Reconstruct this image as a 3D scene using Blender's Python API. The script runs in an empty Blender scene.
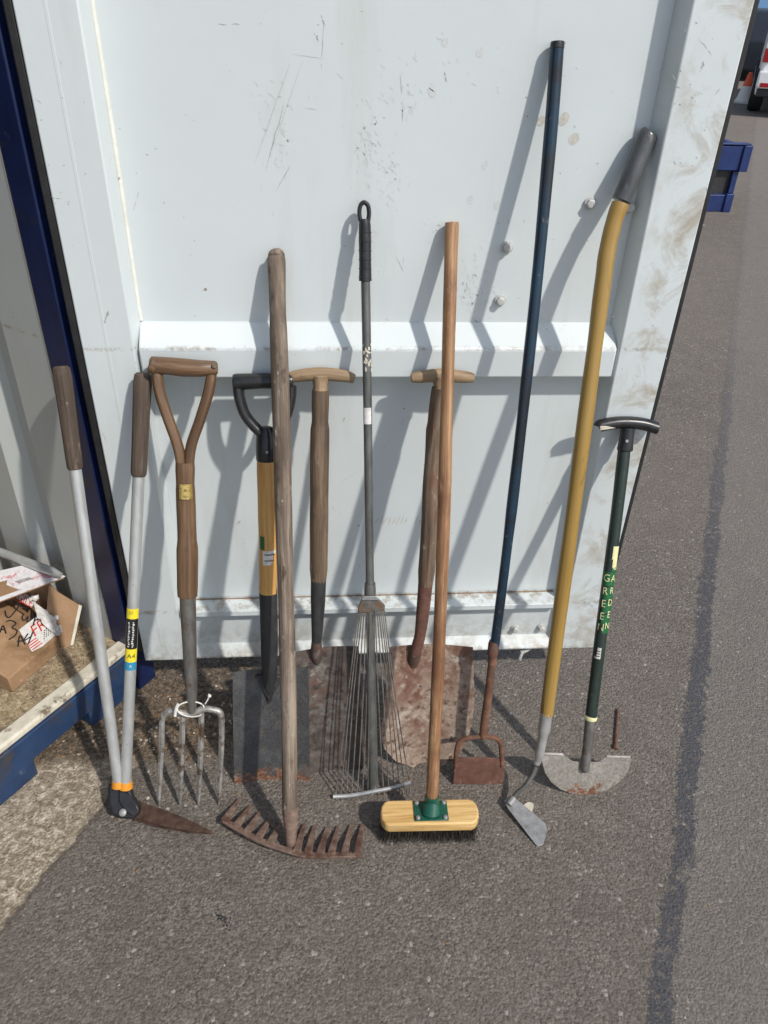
import bpy, bmesh, math, random
from mathutils import Vector, Matrix, noise as mn
random.seed(7)
V = Vector
sc = bpy.context.scene
C = sc.collection
# ------------------------------------------------------------------ camera
CP = V((0.46689, -1.44630, 1.56355)); YAW, PIT, ROL = 0.09015735, 0.5961980, -0.0351365
cy, sy, cp, sp = math.cos(YAW), math.sin(YAW), math.cos(PIT), math.sin(PIT)
FW = V((sy*cp, cy*cp, -sp)); r0 = V((cy, -sy, 0)); d0 = FW.cross(r0)
RT = r0*math.cos(ROL) + d0*math.sin(ROL); DN = -r0*math.sin(ROL) + d0*math.cos(ROL)
F = 770.0
cam = bpy.data.cameras.new('camera'); co = bpy.data.objects.new('camera', cam); C.objects.link(co)
m = Matrix.Identity(4)
for i in range(3):
    m[i][0] = RT[i]; m[i][1] = -DN[i]; m[i][2] = -FW[i]; m[i][3] = CP[i]
co.matrix_world = m
cam.sensor_fit = 'VERTICAL'; cam.sensor_height = 32; cam.lens = F/1024*32
cam.clip_start = 0.02; cam.clip_end = 3000
sc.camera = co

def ray(u, v): return RT*((u-384)/F) + DN*((v-512)/F) + FW
def G(u, v, z=0.0):                    # photo direction met with a level plane
    d = ray(u, v); return CP + d*((z-CP.z)/d.z)
def D(u, v, y=0.0):                    # met with a plane parallel to the door
    d = ray(u, v); return CP + d*((y-CP.y)/d.y)
def PL(u, v, P, n):                    # met with the plane a tool lies in
    d = ray(u, v); return CP + d*((P-CP).dot(n)/d.dot(n))
def pv(P):
    q = P-CP; return 512+F*q.dot(DN)/q.dot(FW)
def AV(A, B, v):                       # point of segment A-B at a given height in the view
    lo, hi = -0.2, 1.2
    for _ in range(40):
        t = (lo+hi)/2
        if (pv(A.lerp(B, t)) < v) == (pv(A) < pv(B)): lo = t
        else: hi = t
    return A.lerp(B, (lo+hi)/2)

# ------------------------------------------------------------------ materials
def srgb(r, g, b): return tuple((c/255)**2.2 for c in (r, g, b))
def newmat(name):
    mt = bpy.data.materials.new(name); mt.use_nodes = True
    nt = mt.node_tree; b = nt.nodes['Principled BSDF']; return mt, nt, b
def nd(nt, typ, **kw):
    n = nt.nodes.new(typ)
    for k, v in kw.items(): setattr(n, k, v)
    return n
def noise_n(nt, vec, scale, detail=5, rough=.6, dist=0):
    n = nd(nt, 'ShaderNodeTexNoise'); n.inputs['Scale'].default_value = scale; n.inputs['Detail'].default_value = detail
    n.inputs['Roughness'].default_value = rough; n.inputs['Distortion'].default_value = dist
    nt.links.new(vec, n.inputs['Vector']); return n.outputs['Fac']
def ramp(nt, fac, stops):
    r = nd(nt, 'ShaderNodeValToRGB'); e = r.color_ramp.elements
    while len(e) < len(stops): e.new(.5)
    for el, (p, c) in zip(e, stops):
        el.position = p; el.color = (*c, 1) if not isinstance(c, (int, float)) else (c, c, c, 1)
    nt.links.new(fac, r.inputs['Fac']); return r.outputs['Color']
def mixc(nt, f, a, b, mode='MIX'):
    n = nd(nt, 'ShaderNodeMix', data_type='RGBA', blend_type=mode)
    for s, val in ((0, f), (6, a), (7, b)):
        if isinstance(val, (int, float)): n.inputs[s].default_value = val
        elif isinstance(val, tuple): n.inputs[s].default_value = (*val, 1)
        else: nt.links.new(val, n.inputs[s])
    return n.outputs[2]
def mth(nt, op, a, b=0.0, clamp=False):
    n = nd(nt, 'ShaderNodeMath', operation=op, use_clamp=clamp)
    for s, val in ((0, a), (1, b)):
        if isinstance(val, (int, float)): n.inputs[s].default_value = val
        else: nt.links.new(val, n.inputs[s])
    return n.outputs[0]
def mapped(nt, scale=(1, 1, 1), rot=(0, 0, 0)):
    t = nd(nt, 'ShaderNodeTexCoord'); mp = nd(nt, 'ShaderNodeMapping'); mp.inputs['Scale'].default_value = scale
    mp.inputs['Rotation'].default_value = rot
    nt.links.new(t.outputs['Object'], mp.inputs['Vector']); return mp.outputs['Vector']
def gmapped(nt, scale):
    t = nd(nt, 'ShaderNodeAttribute', attribute_name='grain'); mp = nd(nt, 'ShaderNodeMapping'); mp.inputs['Scale'].default_value = scale
    nt.links.new(t.outputs['Vector'], mp.inputs['Vector']); return mp.outputs['Vector']
def bump(nt, b, h, strength, dist):
    n = nd(nt, 'ShaderNodeBump'); n.inputs['Strength'].default_value = strength; n.inputs['Distance'].default_value = dist
    nt.links.new(h, n.inputs['Height']); nt.links.new(n.outputs['Normal'], b.inputs['Normal'])
def pm(name, stops, mscale=(1, 1, 1), scale=20, rough=.6, metal=0, bstr=.3, bdist=.001, spots=(), spec=.5, rvar=.15):
    """noise ramp base + list of blotches (rgb, scale, lo, hi)"""
    mt, nt, b = newmat(name)
    vec = mapped(nt, mscale); f = noise_n(nt, vec, scale, 6, .65)
    col = ramp(nt, f, stops); iso = mapped(nt)
    for (rgb, s, lo, hi) in spots:
        g = noise_n(nt, iso, s, 6, .65); k = ramp(nt, g, [(lo, 0.0), (hi, 1.0)]); col = mixc(nt, k, col, rgb)
    nt.links.new(col, b.inputs['Base Color'])
    b.inputs['Metallic'].default_value = metal; b.inputs['Specular IOR Level'].default_value = spec
    rr = nd(nt, 'ShaderNodeMapRange'); rr.inputs[3].default_value = max(.05, rough-rvar); rr.inputs[4].default_value = min(1, rough+rvar)
    nt.links.new(f, rr.inputs[0]); nt.links.new(rr.outputs[0], b.inputs['Roughness'])
    bump(nt, b, f, bstr, bdist); return mt
def flat(name, rgb, rough=.5, metal=0):
    return pm(name, [(.3, tuple(c*.88 for c in rgb)), (.7, rgb)], scale=60, rough=rough, metal=metal, bstr=.1, bdist=.0003)

Mt = {}
def wood(name, a, b_, c, rough=.6, spots=(), sc_=28):
    mt, nt, b = newmat(name); iso = mapped(nt)
    f1 = noise_n(nt, gmapped(nt, (1, 1, .025)), sc_*5.5, 6, .7); f2 = noise_n(nt, gmapped(nt, (1, 1, .16)), sc_*1.3, 4, .6)
    f = mth(nt, 'ADD', mth(nt, 'MULTIPLY', f1, .62), mth(nt, 'MULTIPLY', f2, .38))
    col = ramp(nt, f, [(.36, a), (.5, b_), (.63, c)])
    for (rgb, s_, lo, hi) in spots: col = mixc(nt, ramp(nt, noise_n(nt, gmapped(nt, (1, 1, .35)), s_, 6, .7), [(lo, 0.0), (hi, 1.0)]), col, rgb)
    crk = ramp(nt, noise_n(nt, gmapped(nt, (1, 1, .02)), sc_*11, 3, .5), [(.66, 0.0), (.72, .65)]); col = mixc(nt, crk, col, tuple(q*.4 for q in a))
    nt.links.new(col, b.inputs['Base Color']); b.inputs['Roughness'].default_value = rough
    bump(nt, b, mth(nt, 'SUBTRACT', f, mth(nt, 'MULTIPLY', crk, .3)), .6, .0016); Mt[name] = mt
wood('wood_ash_grey', (.060, .043, .030), (.16, .12, .088), (.30, .245, .19), .75, [((.10, .075, .053), 12, .48, .66), ((.075, .05, .034), 34, .56, .66), ((.44, .40, .34), 46, .62, .70)])
wood('wood_varnish', (.060, .032, .017), (.125, .070, .036), (.21, .125, .068), .42, [((.10, .045, .02), 14, .6, .75)])
wood('wood_broom', (.14, .064, .028), (.29, .155, .072), (.44, .27, .145), .45, [((.16, .07, .032), 10, .52, .66), ((.09, .045, .026), 36, .64, .70), ((.50, .36, .24), 16, .60, .72)])
wood('wood_new', (.40, .19, .045), (.56, .30, .085), (.66, .40, .14), .45, [((.30, .14, .04), 16, .62, .74)])
wood('wood_worn', (.065, .043, .026), (.13, .088, .054), (.22, .155, .10), .6, [((.30, .235, .17), 30, .60, .70), ((.06, .042, .028), 18, .52, .66)])
wood('wood_worn_pale', (.16, .105, .055), (.27, .185, .105), (.36, .26, .16), .6, [((.18, .11, .06), 30, .58, .68)])
wood('wood_rot', (.05, .033, .022), (.13, .088, .058), (.26, .20, .14), .8, [((.15, .06, .035), 12, .5, .62), ((.32, .28, .2), 55, .6, .66)])
wood('grip_brown', (.035, .024, .017), (.075, .053, .038), (.12, .09, .068), .8, [((.2, .15, .11), 60, .6, .7)])
Mt['broom_block'] = pm('broom_block', [(.32, (.42, .225, .06)), (.5, (.62, .40, .155)), (.66, (.74, .52, .24))], (.06, 1, 1), 110, .5, 0, .4, .0008, [((.32, .17, .05), 30, .62, .72)])
wood('yellow_coat', (.235, .135, .030), (.31, .19, .045), (.37, .24, .07), .35, [((.15, .09, .03), 20, .62, .74), ((.45, .34, .16), 40, .70, .76)], 8)
def rust(name, a, b_, c, spots=(), rough=.85, scale=40, metal=.0):
    Mt[name] = pm(name, [(.3, a), (.5, b_), (.7, c)], (1, 1, 1), scale, rough, metal, .6, .0012, spots)
rust('rust', (.075, .032, .018), (.15, .068, .04), (.21, .105, .066), [((.10, .06, .045), 15, .5, .65)])
rust('rust_red', (.075, .032, .022), (.125, .055, .038), (.18, .088, .064), [((.085, .055, .042), 18, .5, .66), ((.24, .15, .11), 60, .62, .7)])
rust('rust_tube', (.075, .033, .019), (.14, .062, .036), (.21, .105, .066), [((.08, .05, .035), 30, .52, .66)])
rust('shovel_pale', (.19, .135, .10), (.28, .21, .16), (.37, .295, .235), [((.17, .085, .056), 10, .44, .60), ((.42, .36, .30), 34, .54, .66), ((.11, .062, .044), 55, .53, .64), ((.14, .065, .042), 18, .54, .66)], .75, 60)
rust('shovel_dark', (.05, .038, .032), (.085, .066, .056), (.13, .105, .09), [((.11, .055, .038), 10, .50, .66), ((.16, .145, .13), 26, .52, .66), ((.36, .34, .31), 9, .58, .68), ((.04, .03, .026), 42, .52, .64)], .7, 60)
rust('rake_rust', (.10, .060, .045), (.18, .118, .09), (.28, .20, .16), [((.09, .04, .025), 22, .5, .62)], .8, 50)
rust('blade_rust_dark', (.035, .02, .014), (.075, .042, .029), (.13, .08, .057), (), .6, 45, .3)
rust('edger_steel', (.24, .22, .195), (.36, .335, .30), (.46, .44, .40), [((.22, .12, .06), 20, .58, .68)], .6, 70, .35)
Mt['steel'] = pm('steel', [(.3, (.20, .20, .20)), (.7, (.34, .34, .335))], (1, 1, .2), 60, .5, .35, .25, .0004, [((.16, .12, .09), 45, .6, .7)])
Mt['steel_dull'] = pm('steel_dull', [(.3, (.10, .093, .085)), (.7, (.24, .225, .21))], (1, 1, .15), 50, .45, .6, .3, .0005, [((.12, .08, .05), 30, .58, .7)])
Mt['fork_steel'] = pm('fork_steel', [(.3, (.22, .21, .195)), (.6, (.40, .385, .36)), (.75, (.58, .57, .55))], (1, 1, .35), 60, .45, .5, .3, .0005, [((.12, .08, .055), 34, .50, .62)])
Mt['galv'] = pm('galv', [(.3, (.09, .092, .088)), (.7, (.19, .192, .183))], (1, 1, .2), 45, .42, .5, .2, .0004, [((.42, .38, .3), 70, .70, .74)])
Mt['tine_wire'] = pm('tine_wire', [(.3, (.17, .16, .148)), (.7, (.36, .34, .315))], (1, 1, .2), 80, .45, .6, .2, .0003, [((.17, .10, .06), 40, .55, .66)])
Mt['alu'] = pm('alu', [(.3, (.40, .41, .40)), (.7, (.54, .55, .54))], (1, 1, .12), 50, .38, .45, .15, .0003, [((.28, .2, .14), 70, .68, .74)])
Mt['alu_socket'] = pm('alu_socket', [(.3, (.42, .42, .41)), (.7, (.6, .6, .58))], (1, 1, .3), 50, .35, .6, .15, .0003)
Mt['black_plastic'] = pm('black_plastic', [(.3, (.012, .012, .013)), (.7, (.024, .024, .026))], (1, 1, 1), 60, .32, 0, .3, .0004, [((.2, .19, .18), 60, .69, .76)])
Mt['black_matt'] = pm('black_matt', [(.3, (.016, .016, .017)), (.7, (.04, .04, .042))], (1, 1, .3), 60, .55, 0, .3, .0005, [((.11, .09, .07), 55, .62, .72)])
Mt['grip_grey'] = pm('grip_grey', [(.3, (.045, .047, .050)), (.7, (.085, .088, .092))], (1, 1, .1), 60, .32, 0, .2, .0004, [((.14, .14, .14), 90, .6, .7)])
Mt['hammered'] = pm('hammered', [(.35, (.028, .032, .038)), (.65, (.065, .072, .082))], (1, 1, 1), 420, .35, .2, .7, .0008, [((.09, .09, .09), 12, .45, .75)])
def spade_mat(name, ca, cb, lo, hi, fs=420):
    mt, nt, b = newmat(name); iso = mapped(nt)
    f = noise_n(nt, iso, fs, 3); col = ramp(nt, f, [(.35, ca), (.65, cb)])
    dst = ramp(nt, noise_n(nt, iso, 14, 6, .7), [(.45, 0.0), (.7, .5)]); col = mixc(nt, dst, col, tuple(min(1, q*1.9) for q in cb))
    stn = ramp(nt, noise_n(nt, iso, 26, 6, .7), [(.58, 0.0), (.68, .7)]); col = mixc(nt, stn, col, (.14, .09, .06))
    t = nd(nt, 'ShaderNodeTexCoord'); s = nd(nt, 'ShaderNodeSeparateXYZ'); nt.links.new(t.outputs['Object'], s.inputs[0])
    g = noise_n(nt, iso, 38, 6, .7)
    h = mth(nt, 'ADD', s.outputs['Z'], mth(nt, 'MULTIPLY', mth(nt, 'SUBTRACT', g, .5), .14))
    k = ramp(nt, h, [(lo, 1.0), (hi, 0.0)])
    rc = ramp(nt, noise_n(nt, iso, 120, 5), [(.35, (.08, .032, .016)), (.5, (.17, .07, .035)), (.68, (.30, .20, .14))])
    col = mixc(nt, k, col, rc); nt.links.new(col, b.inputs['Base Color'])
    b.inputs['Roughness'].default_value = .5; bump(nt, b, f, .6, .0008); return mt
Mt['spade_blade'] = spade_mat('spade_blade', (.020, .021, .023), (.078, .079, .080), .006, .030)
Mt['edger_blade'] = spade_mat('edger_blade', (.17, .155, .132), (.27, .25, .22), .006, .014, 160)
Mt['blue_pole'] = pm('blue_pole', [(.3, (.006, .017, .030)), (.55, (.009, .032, .058)), (.75, (.014, .052, .080))], (1, 1, .08), 30, .3, 0, .2, .0004, [((.015, .015, .018), 10, .5, .66), ((.20, .12, .09), 42, .66, .70)])
Mt['green_shaft'] = pm('green_shaft', [(.3, (.008, .016, .012)), (.7, (.022, .038, .028))], (1, 1, .1), 45, .4, 0, .3, .0005, [((.10, .12, .10), 60, .64, .74)])
Mt['green_paint'] = pm('green_paint', [(.3, (.005, .065, .042)), (.7, (.009, .095, .06))], (1, 1, 1), 60, .4, 0, .2, .0004, [((.02, .03, .02), 40, .62, .7)])
Mt['yellow_label'] = flat('yellow_label', (.80, .66, .03), .4)
Mt['black_label'] = flat('black_label', (.015, .015, .015), .35)
Mt['blue_label'] = flat('blue_label', (.03, .25, .42), .4)
Mt['green_label'] = flat('green_label', (.01, .12, .035), .4)
Mt['white_label'] = pm('white_label', [(.3, (.5, .48, .44)), (.7, (.75, .74, .72))], scale=90, rough=.5, bstr=.1)
Mt['cream'] = flat('cream', (.72, .68, .36), .5)
Mt['orange'] = flat('orange', (.72, .28, .02), .5)
Mt['gold'] = pm('gold', [(.3, (.45, .30, .08)), (.7, (.85, .65, .25))], scale=200, rough=.3, metal=.8)
Mt['string'] = flat('string', (.75, .73, .68), .8)
Mt['bristle'] = pm('bristle', [(.3, (.012, .010, .008)), (.7, (.05, .04, .03))], scale=200, rough=.8)
Mt['blue_rack'] = pm('blue_rack', [(.3, (.007, .020, .095)), (.7, (.012, .036, .15))], scale=12, rough=.45, bstr=.2, spots=[((.02, .02, .03), 18, .58, .7)])
Mt['rubber'] = pm('rubber', [(.3, (.010, .010, .011)), (.7, (.022, .022, .023))], scale=40, rough=.6, bstr=.3)
Mt['blue_steel'] = pm('blue_steel', [(.3, (.003, .009, .048)), (.7, (.005, .017, .080))], scale=12, rough=.4, bstr=.2, spots=[((.02, .02, .03), 18, .6, .7), ((.10, .12, .16), 40, .66, .74)])
Mt['blue_sill'] = pm('blue_sill', [(.3, (.010, .028, .075)), (.7, (.018, .050, .125))], scale=14, rough=.55, bstr=.4, spots=[((.05, .045, .04), 12, .55, .7), ((.13, .14, .15), 34, .62, .72)])
Mt['sill_rubber'] = pm('sill_rubber', [(.3, (.48, .44, .34)), (.7, (.72, .68, .57))], scale=30, rough=.8, bstr=.5, spots=[((.16, .12, .08), 24, .56, .66)])
Mt['cardboard'] = pm('cardboard', [(.3, (.26, .155, .08)), (.7, (.37, .23, .13))], (1, 1, 1), 16, .85, 0, .7, .004, [((.20, .115, .055), 9, .52, .66), ((.46, .32, .2), 30, .64, .7)])
Mt['cardboard_dark'] = pm('cardboard_dark', [(.3, (.20, .115, .055)), (.7, (.30, .18, .10))], scale=30, rough=.85)
Mt['ink'] = flat('ink', (.012, .012, .016), .5)
Mt['red_print'] = flat('red_print', (.55, .03, .02), .5)
Mt['chip_wood'] = pm('chip_wood', [(.35, (.16, .11, .065)), (.65, (.46, .37, .24))], scale=70, rough=.9)
Mt['grit_stone'] = pm('grit_stone', [(.35, (.22, .19, .15)), (.65, (.55, .50, .43))], scale=25, rough=.9)
Mt['sealant'] = pm('sealant', [(.3, (.66, .65, .58)), (.7, (.80, .80, .74))], scale=40, rough=.6, spots=[((.4, .36, .28), 60, .64, .7)])
Mt['collar_metal'] = pm('collar_metal', [(.3, (.07, .062, .052)), (.7, (.17, .155, .135))], scale=60, rough=.6, metal=.3, spots=[((.16, .09, .05), 50, .54, .64)])
Mt['tape'] = pm('tape', [(.3, (.60, .58, .58)), (.7, (.78, .77, .78))], scale=70, rough=.35, spots=[((.6, .3, .32), 30, .56, .62)])
Mt['scuff'] = pm('scuff', [(.3, (.22, .22, .21)), (.7, (.52, .53, .52))], scale=300, rough=.7)
Mt['scuff_light'] = pm('scuff_light', [(.35, (.53, .555, .545)), (.65, (.62, .655, .65))], scale=200, rough=.7)
Mt['scuff_tan'] = pm('scuff_tan', [(.3, (.44, .42, .36)), (.7, (.60, .60, .56))], scale=200, rough=.7)
Mt['bolt_paint'] = pm('bolt_paint', [(.3, (.42, .42, .40)), (.7, (.62, .63, .60))], scale=120, rough=.5, spots=[((.22, .16, .11), 120, .58, .7)])
Mt['white_van'] = flat('white_van', (.78, .79, .80), .3)
Mt['dark_car'] = flat('dark_car', (.02, .025, .035), .3)
Mt['car_glass'] = flat('car_glass', (.02, .03, .04), .1)
Mt['red_lens'] = flat('red_lens', (.35, .01, .015), .25)
Mt['light_blue'] = flat('light_blue', (.20, .38, .65), .4)
Mt['tyre'] = flat('tyre', (.015, .015, .015), .8)
Mt['cone_orange'] = flat('cone_orange', (.75, .10, .03), .5)

def door_paint(name, dirt=1.0, base=(.625, .675, .68)):
    mt, nt, b = newmat(name); iso = mapped(nt)
    big = noise_n(nt, iso, 2.2, 5, .6); col = ramp(nt, big, [(.35, tuple(c*.95 for c in base)), (.65, base)])
    st = noise_n(nt, mapped(nt, (1, 1, .16)), 9, 6, .65, .3)
    k = ramp(nt, st, [(.56, 0.0), (.80, .30*dirt)]); col = mixc(nt, k, col, (.40, .36, .29))
    # brownish handling dirt on the right hand frame and along the lower edge
    t = nd(nt, 'ShaderNodeTexCoord'); s = nd(nt, 'ShaderNodeSeparateXYZ'); nt.links.new(t.outputs['Object'], s.inputs[0])
    xm = nd(nt, 'ShaderNodeMapRange', interpolation_type='SMOOTHSTEP'); xm.inputs[1].default_value = 1.04; xm.inputs[2].default_value = 1.14
    nt.links.new(s.outputs['X'], xm.inputs[0])
    bl = ramp(nt, noise_n(nt, iso, 11, 8, .72, .6), [(.47, 0.0), (.64, .85)])
    col = mixc(nt, mth(nt, 'MULTIPLY', bl, xm.outputs[0]), col, (.36, .31, .235))
    zm = nd(nt, 'ShaderNodeMapRange', interpolation_type='SMOOTHSTEP'); zm.inputs[1].default_value = .30; zm.inputs[2].default_value = .12
    nt.links.new(s.outputs['Z'], zm.inputs[0])
    b2 = ramp(nt, noise_n(nt, iso, 24, 8, .72), [(.42, 0.0), (.62, .75)])
    col = mixc(nt, mth(nt, 'MULTIPLY', b2, zm.outputs[0]), col, (.38, .35, .30))
    # dirt lying on the ledges and along the bottom edge, chips with rust
    for zc, w_ in ((.292, .010), (.134, .014), (.97, .006)):
        zd = mth(nt, 'ABSOLUTE', mth(nt, 'SUBTRACT', s.outputs['Z'], zc)); kk = nd(nt, 'ShaderNodeMapRange'); kk.inputs[1].default_value = w_; kk.inputs[2].default_value = 0
        nt.links.new(zd, kk.inputs[0]); g3 = ramp(nt, noise_n(nt, mapped(nt, (1, 1, 1)), 42, 7, .75), [(.47, 0.0), (.60, .8)])
        col = mixc(nt, mth(nt, 'MULTIPLY', kk.outputs[0], g3), col, (.26, .20, .14))
    chip_ = ramp(nt, noise_n(nt, iso, 48, 5, .6), [(.725, 0.0), (.74, .8)]); col = mixc(nt, chip_, col, (.20, .12, .08))
    # fine scratches and specks
    sp_ = ramp(nt, noise_n(nt, iso, 130, 3, .5), [(.735, 0.0), (.76, .7*dirt)]); col = mixc(nt, sp_, col, (.22, .20, .17))
    sc1 = ramp(nt, noise_n(nt, mapped(nt, (1, 1, .05), (0, .35, 0)), 150, 3, .5), [(.72, 0.0), (.76, .35*dirt)])
    reg = ramp(nt, noise_n(nt, iso, 5, 3), [(.52, 0.0), (.6, 1.0)])
    col = mixc(nt, mth(nt, 'MULTIPLY', sc1, reg), col, (.30, .30, .28))
    nt.links.new(col, b.inputs['Base Color'])
    b.inputs['Roughness'].default_value = .42; b.inputs['Specular IOR Level'].default_value = .4
    h = mth(nt, 'ADD', noise_n(nt, iso, 5, 3), mth(nt, 'MULTIPLY', noise_n(nt, iso, 90, 4), .06))
    bump(nt, b, h, .35, .004); return mt
Mt['door_paint'] = door_paint('door_paint')
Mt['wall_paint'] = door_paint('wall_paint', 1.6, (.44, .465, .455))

def ground_mat():
    mt, nt, b = newmat('asphalt'); t = nd(nt, 'ShaderNodeTexCoord'); vec = t.outputs['Object']
    s = nd(nt, 'ShaderNodeSeparateXYZ'); nt.links.new(vec, s.inputs[0]); X, Y = s.outputs['X'], s.outputs['Y']
    def vor(scale, feat='F1'):
        n = nd(nt, 'ShaderNodeTexVoronoi', feature=feat); n.inputs['Scale'].default_value = scale; nt.links.new(vec, n.inputs['Vector']); return n
    fine = noise_n(nt, vec, 230, 4, .6); mid = noise_n(nt, vec, 9, 6, .65); big = noise_n(nt, vec, .9, 5, .6)
    agg = vor(150)
    c1 = ramp(nt, mth(nt, 'ADD', mth(nt, 'MULTIPLY', fine, .5), mth(nt, 'MULTIPLY', noise_n(nt, vec, 120, 3, .6), .5)), [(.40, (.050, .041, .033)), (.5, (.142, .121, .101)), (.60, (.30, .265, .228))])
    cellv = nd(nt, 'ShaderNodeSeparateColor'); nt.links.new(agg.outputs['Color'], cellv.inputs[0])
    cell2 = nd(nt, 'ShaderNodeSeparateColor'); nt.links.new(vor(330).outputs['Color'], cell2.inputs[0])
    cf = mth(nt, 'ADD', mth(nt, 'MULTIPLY', cellv.outputs[0], .6), mth(nt, 'MULTIPLY', cell2.outputs[0], .4))
    c1 = mixc(nt, .55, c1, ramp(nt, cf, [(.15, (.065, .053, .043)), (.5, (.145, .124, .104)), (.85, (.27, .238, .205))]))
    c1 = mixc(nt, ramp(nt, mid, [(.35, .45), (.65, 0.0)]), c1, (.098, .082, .068))
    c1 = mixc(nt, ramp(nt, big, [(.4, .35), (.62, 0.0)]), c1, (.185, .157, .130))
    # lighter stones in the surface
    stone = ramp(nt, agg.outputs['Color'], [(.90, 0.0), (.93, .5)]); c1 = mixc(nt, stone, c1, (.42, .39, .35))
    # seam line: x = 1.497 + .501 y ; greyer lane to the right of it
    dl = mth(nt, 'SUBTRACT', X, mth(nt, 'ADD', mth(nt, 'MULTIPLY', Y, .501), 1.492))
    dl = mth(nt, 'MULTIPLY', dl, .894)
    wob = mth(nt, 'MULTIPLY', mth(nt, 'SUBTRACT', noise_n(nt, vec, 5, 4, .6), .5), .07)
    ad = mth(nt, 'ABSOLUTE', mth(nt, 'ADD', dl, wob))
    lane = ramp(nt, mth(nt, 'ADD', mth(nt, 'ADD', dl, wob), .5), [(.49, 0.0), (.51, 1.0)])
    c1 = mixc(nt, mth(nt, 'MULTIPLY', lane, .35), c1, (.195, .18, .163))
    ad = mth(nt, 'ADD', ad, mth(nt, 'MULTIPLY', mth(nt, 'SUBTRACT', noise_n(nt, vec, 38, 8, .8), .5), .085)); seam = nd(nt, 'ShaderNodeMapRange', interpolation_type='SMOOTHSTEP'); seam.inputs[1].default_value = .0235; seam.inputs[2].default_value = .0205
    nt.links.new(ad, seam.inputs[0])
    fy = nd(nt, 'ShaderNodeMapRange'); fy.inputs[1].default_value = .3; fy.inputs[2].default_value = 2.6; fy.inputs[3].default_value = .92; fy.inputs[4].default_value = .15
    nt.links.new(Y, fy.inputs[0])
    brk = ramp(nt, noise_n(nt, vec, 60, 6, .75), [(.41, .05), (.47, 1.0)])
    pat = ramp(nt, noise_n(nt, vec, 7.5, 5, .7), [(.36, .15), (.43, 1.0)])
    sm = mth(nt, 'MULTIPLY', mth(nt, 'MULTIPLY', seam.outputs[0], fy.outputs[0]), mth(nt, 'MULTIPLY', brk, pat))
    c1 = mixc(nt, sm, c1, mixc(nt, ramp(nt, fine, [(.55, 0.0), (.7, .7)]), (.062, .063, .070), (.20, .19, .185)))
    # worn concrete patch at the left: boundary through (-.19,-.60) and (-.04,-.31), then curving round to (.25,.1)
    e = mth(nt, 'SUBTRACT', mth(nt, 'MULTIPLY', mth(nt, 'ADD', X, .045), .888), mth(nt, 'MULTIPLY', mth(nt, 'ADD', Y, .315), .46))
    e = mth(nt, 'ADD', e, mth(nt, 'MULTIPLY', mth(nt, 'SUBTRACT', noise_n(nt, vec, 14, 7, .75), .5), .06))
    pk = ramp(nt, mth(nt, 'ADD', e, .5), [(.4985, 1.0), (.501, 0.0)])
    pcol = ramp(nt, noise_n(nt, vec, 60, 7, .7, .8), [(.36, (.14, .11, .077)), (.5, (.33, .27, .195)), (.61, (.62, .54, .42))])
    pcol = mixc(nt, ramp(nt, noise_n(nt, vec, 7, 5), [(.42, .4), (.62, 0.0)]), pcol, (.20, .16, .117))
    rim = ramp(nt, mth(nt, 'ADD', e, .5), [(.492, 0.0), (.4995, .75), (.5035, .55), (.508, 0.0)]); c1 = mixc(nt, pk, c1, pcol); c1 = mixc(nt, rim, c1, (.06, .048, .037))
    # damp soil and litter blown against the foot of the door
    sx = nd(nt, 'ShaderNodeMapRange', interpolation_type='SMOOTHSTEP'); sx.inputs[1].default_value = .42; sx.inputs[2].default_value = .12; nt.links.new(X, sx.inputs[0])
    sY = nd(nt, 'ShaderNodeMapRange', interpolation_type='SMOOTHSTEP'); sY.inputs[1].default_value = -.30; sY.inputs[2].default_value = -.10; nt.links.new(Y, sY.inputs[0])
    sk = ramp(nt, mth(nt, 'ADD', mth(nt, 'MULTIPLY', sx.outputs[0], sY.outputs[0]), mth(nt, 'MULTIPLY', mth(nt, 'SUBTRACT', noise_n(nt, vec, 10, 6, .7), .5), 1.0)), [(.35, 0.0), (.6, 1.0)])
    soil = ramp(nt, noise_n(nt, vec, 85, 7, .75, .5), [(.34, (.035, .026, .018)), (.50, (.115, .084, .056)), (.62, (.23, .18, .125)), (.74, (.45, .40, .32))])
    c1 = mixc(nt, sk, c1, soil)
    hv = nd(nt, 'ShaderNodeHueSaturation'); hv.inputs['Value'].default_value = 1.30; hv.inputs['Saturation'].default_value = .96; nt.links.new(c1, hv.inputs['Color']); c1 = hv.outputs[0]
    nt.links.new(c1, b.inputs['Base Color'])
    b.inputs['Roughness'].default_value = .82; b.inputs['Specular IOR Level'].default_value = .35
    v2 = vor(150).outputs['Distance']
    h = mth(nt, 'ADD', mth(nt, 'MULTIPLY', v2, -1.1), mth(nt, 'ADD', mth(nt, 'MULTIPLY', noise_n(nt, vec, 210, 5, .7), 2.4), mth(nt, 'MULTIPLY', mid, .8)))
    h = mth(nt, 'SUBTRACT', h, mth(nt, 'MULTIPLY', sm, .35)); h = mth(nt, 'ADD', h, mth(nt, 'MULTIPLY', pk, .8))
    bump(nt, b, h, .9, .0036); return mt
Mt['asphalt'] = ground_mat()
def litter_mat():
    mt, nt, b = newmat('sawdust'); v = mapped(nt)
    c = ramp(nt, noise_n(nt, v, 55, 8, .78, .6), [(.34, (.10, .07, .045)), (.48, (.33, .25, .15)), (.62, (.56, .46, .30))])
    k = ramp(nt, noise_n(nt, v, 9, 5), [(.5, 0.0), (.66, .8)]); c = mixc(nt, k, c, (.11, .085, .06))
    nt.links.new(c, b.inputs['Base Color']); b.inputs['Roughness'].default_value = .9
    bump(nt, b, noise_n(nt, v, 140, 6, .75), .9, .004); return mt
Mt['sawdust'] = litter_mat()

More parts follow.
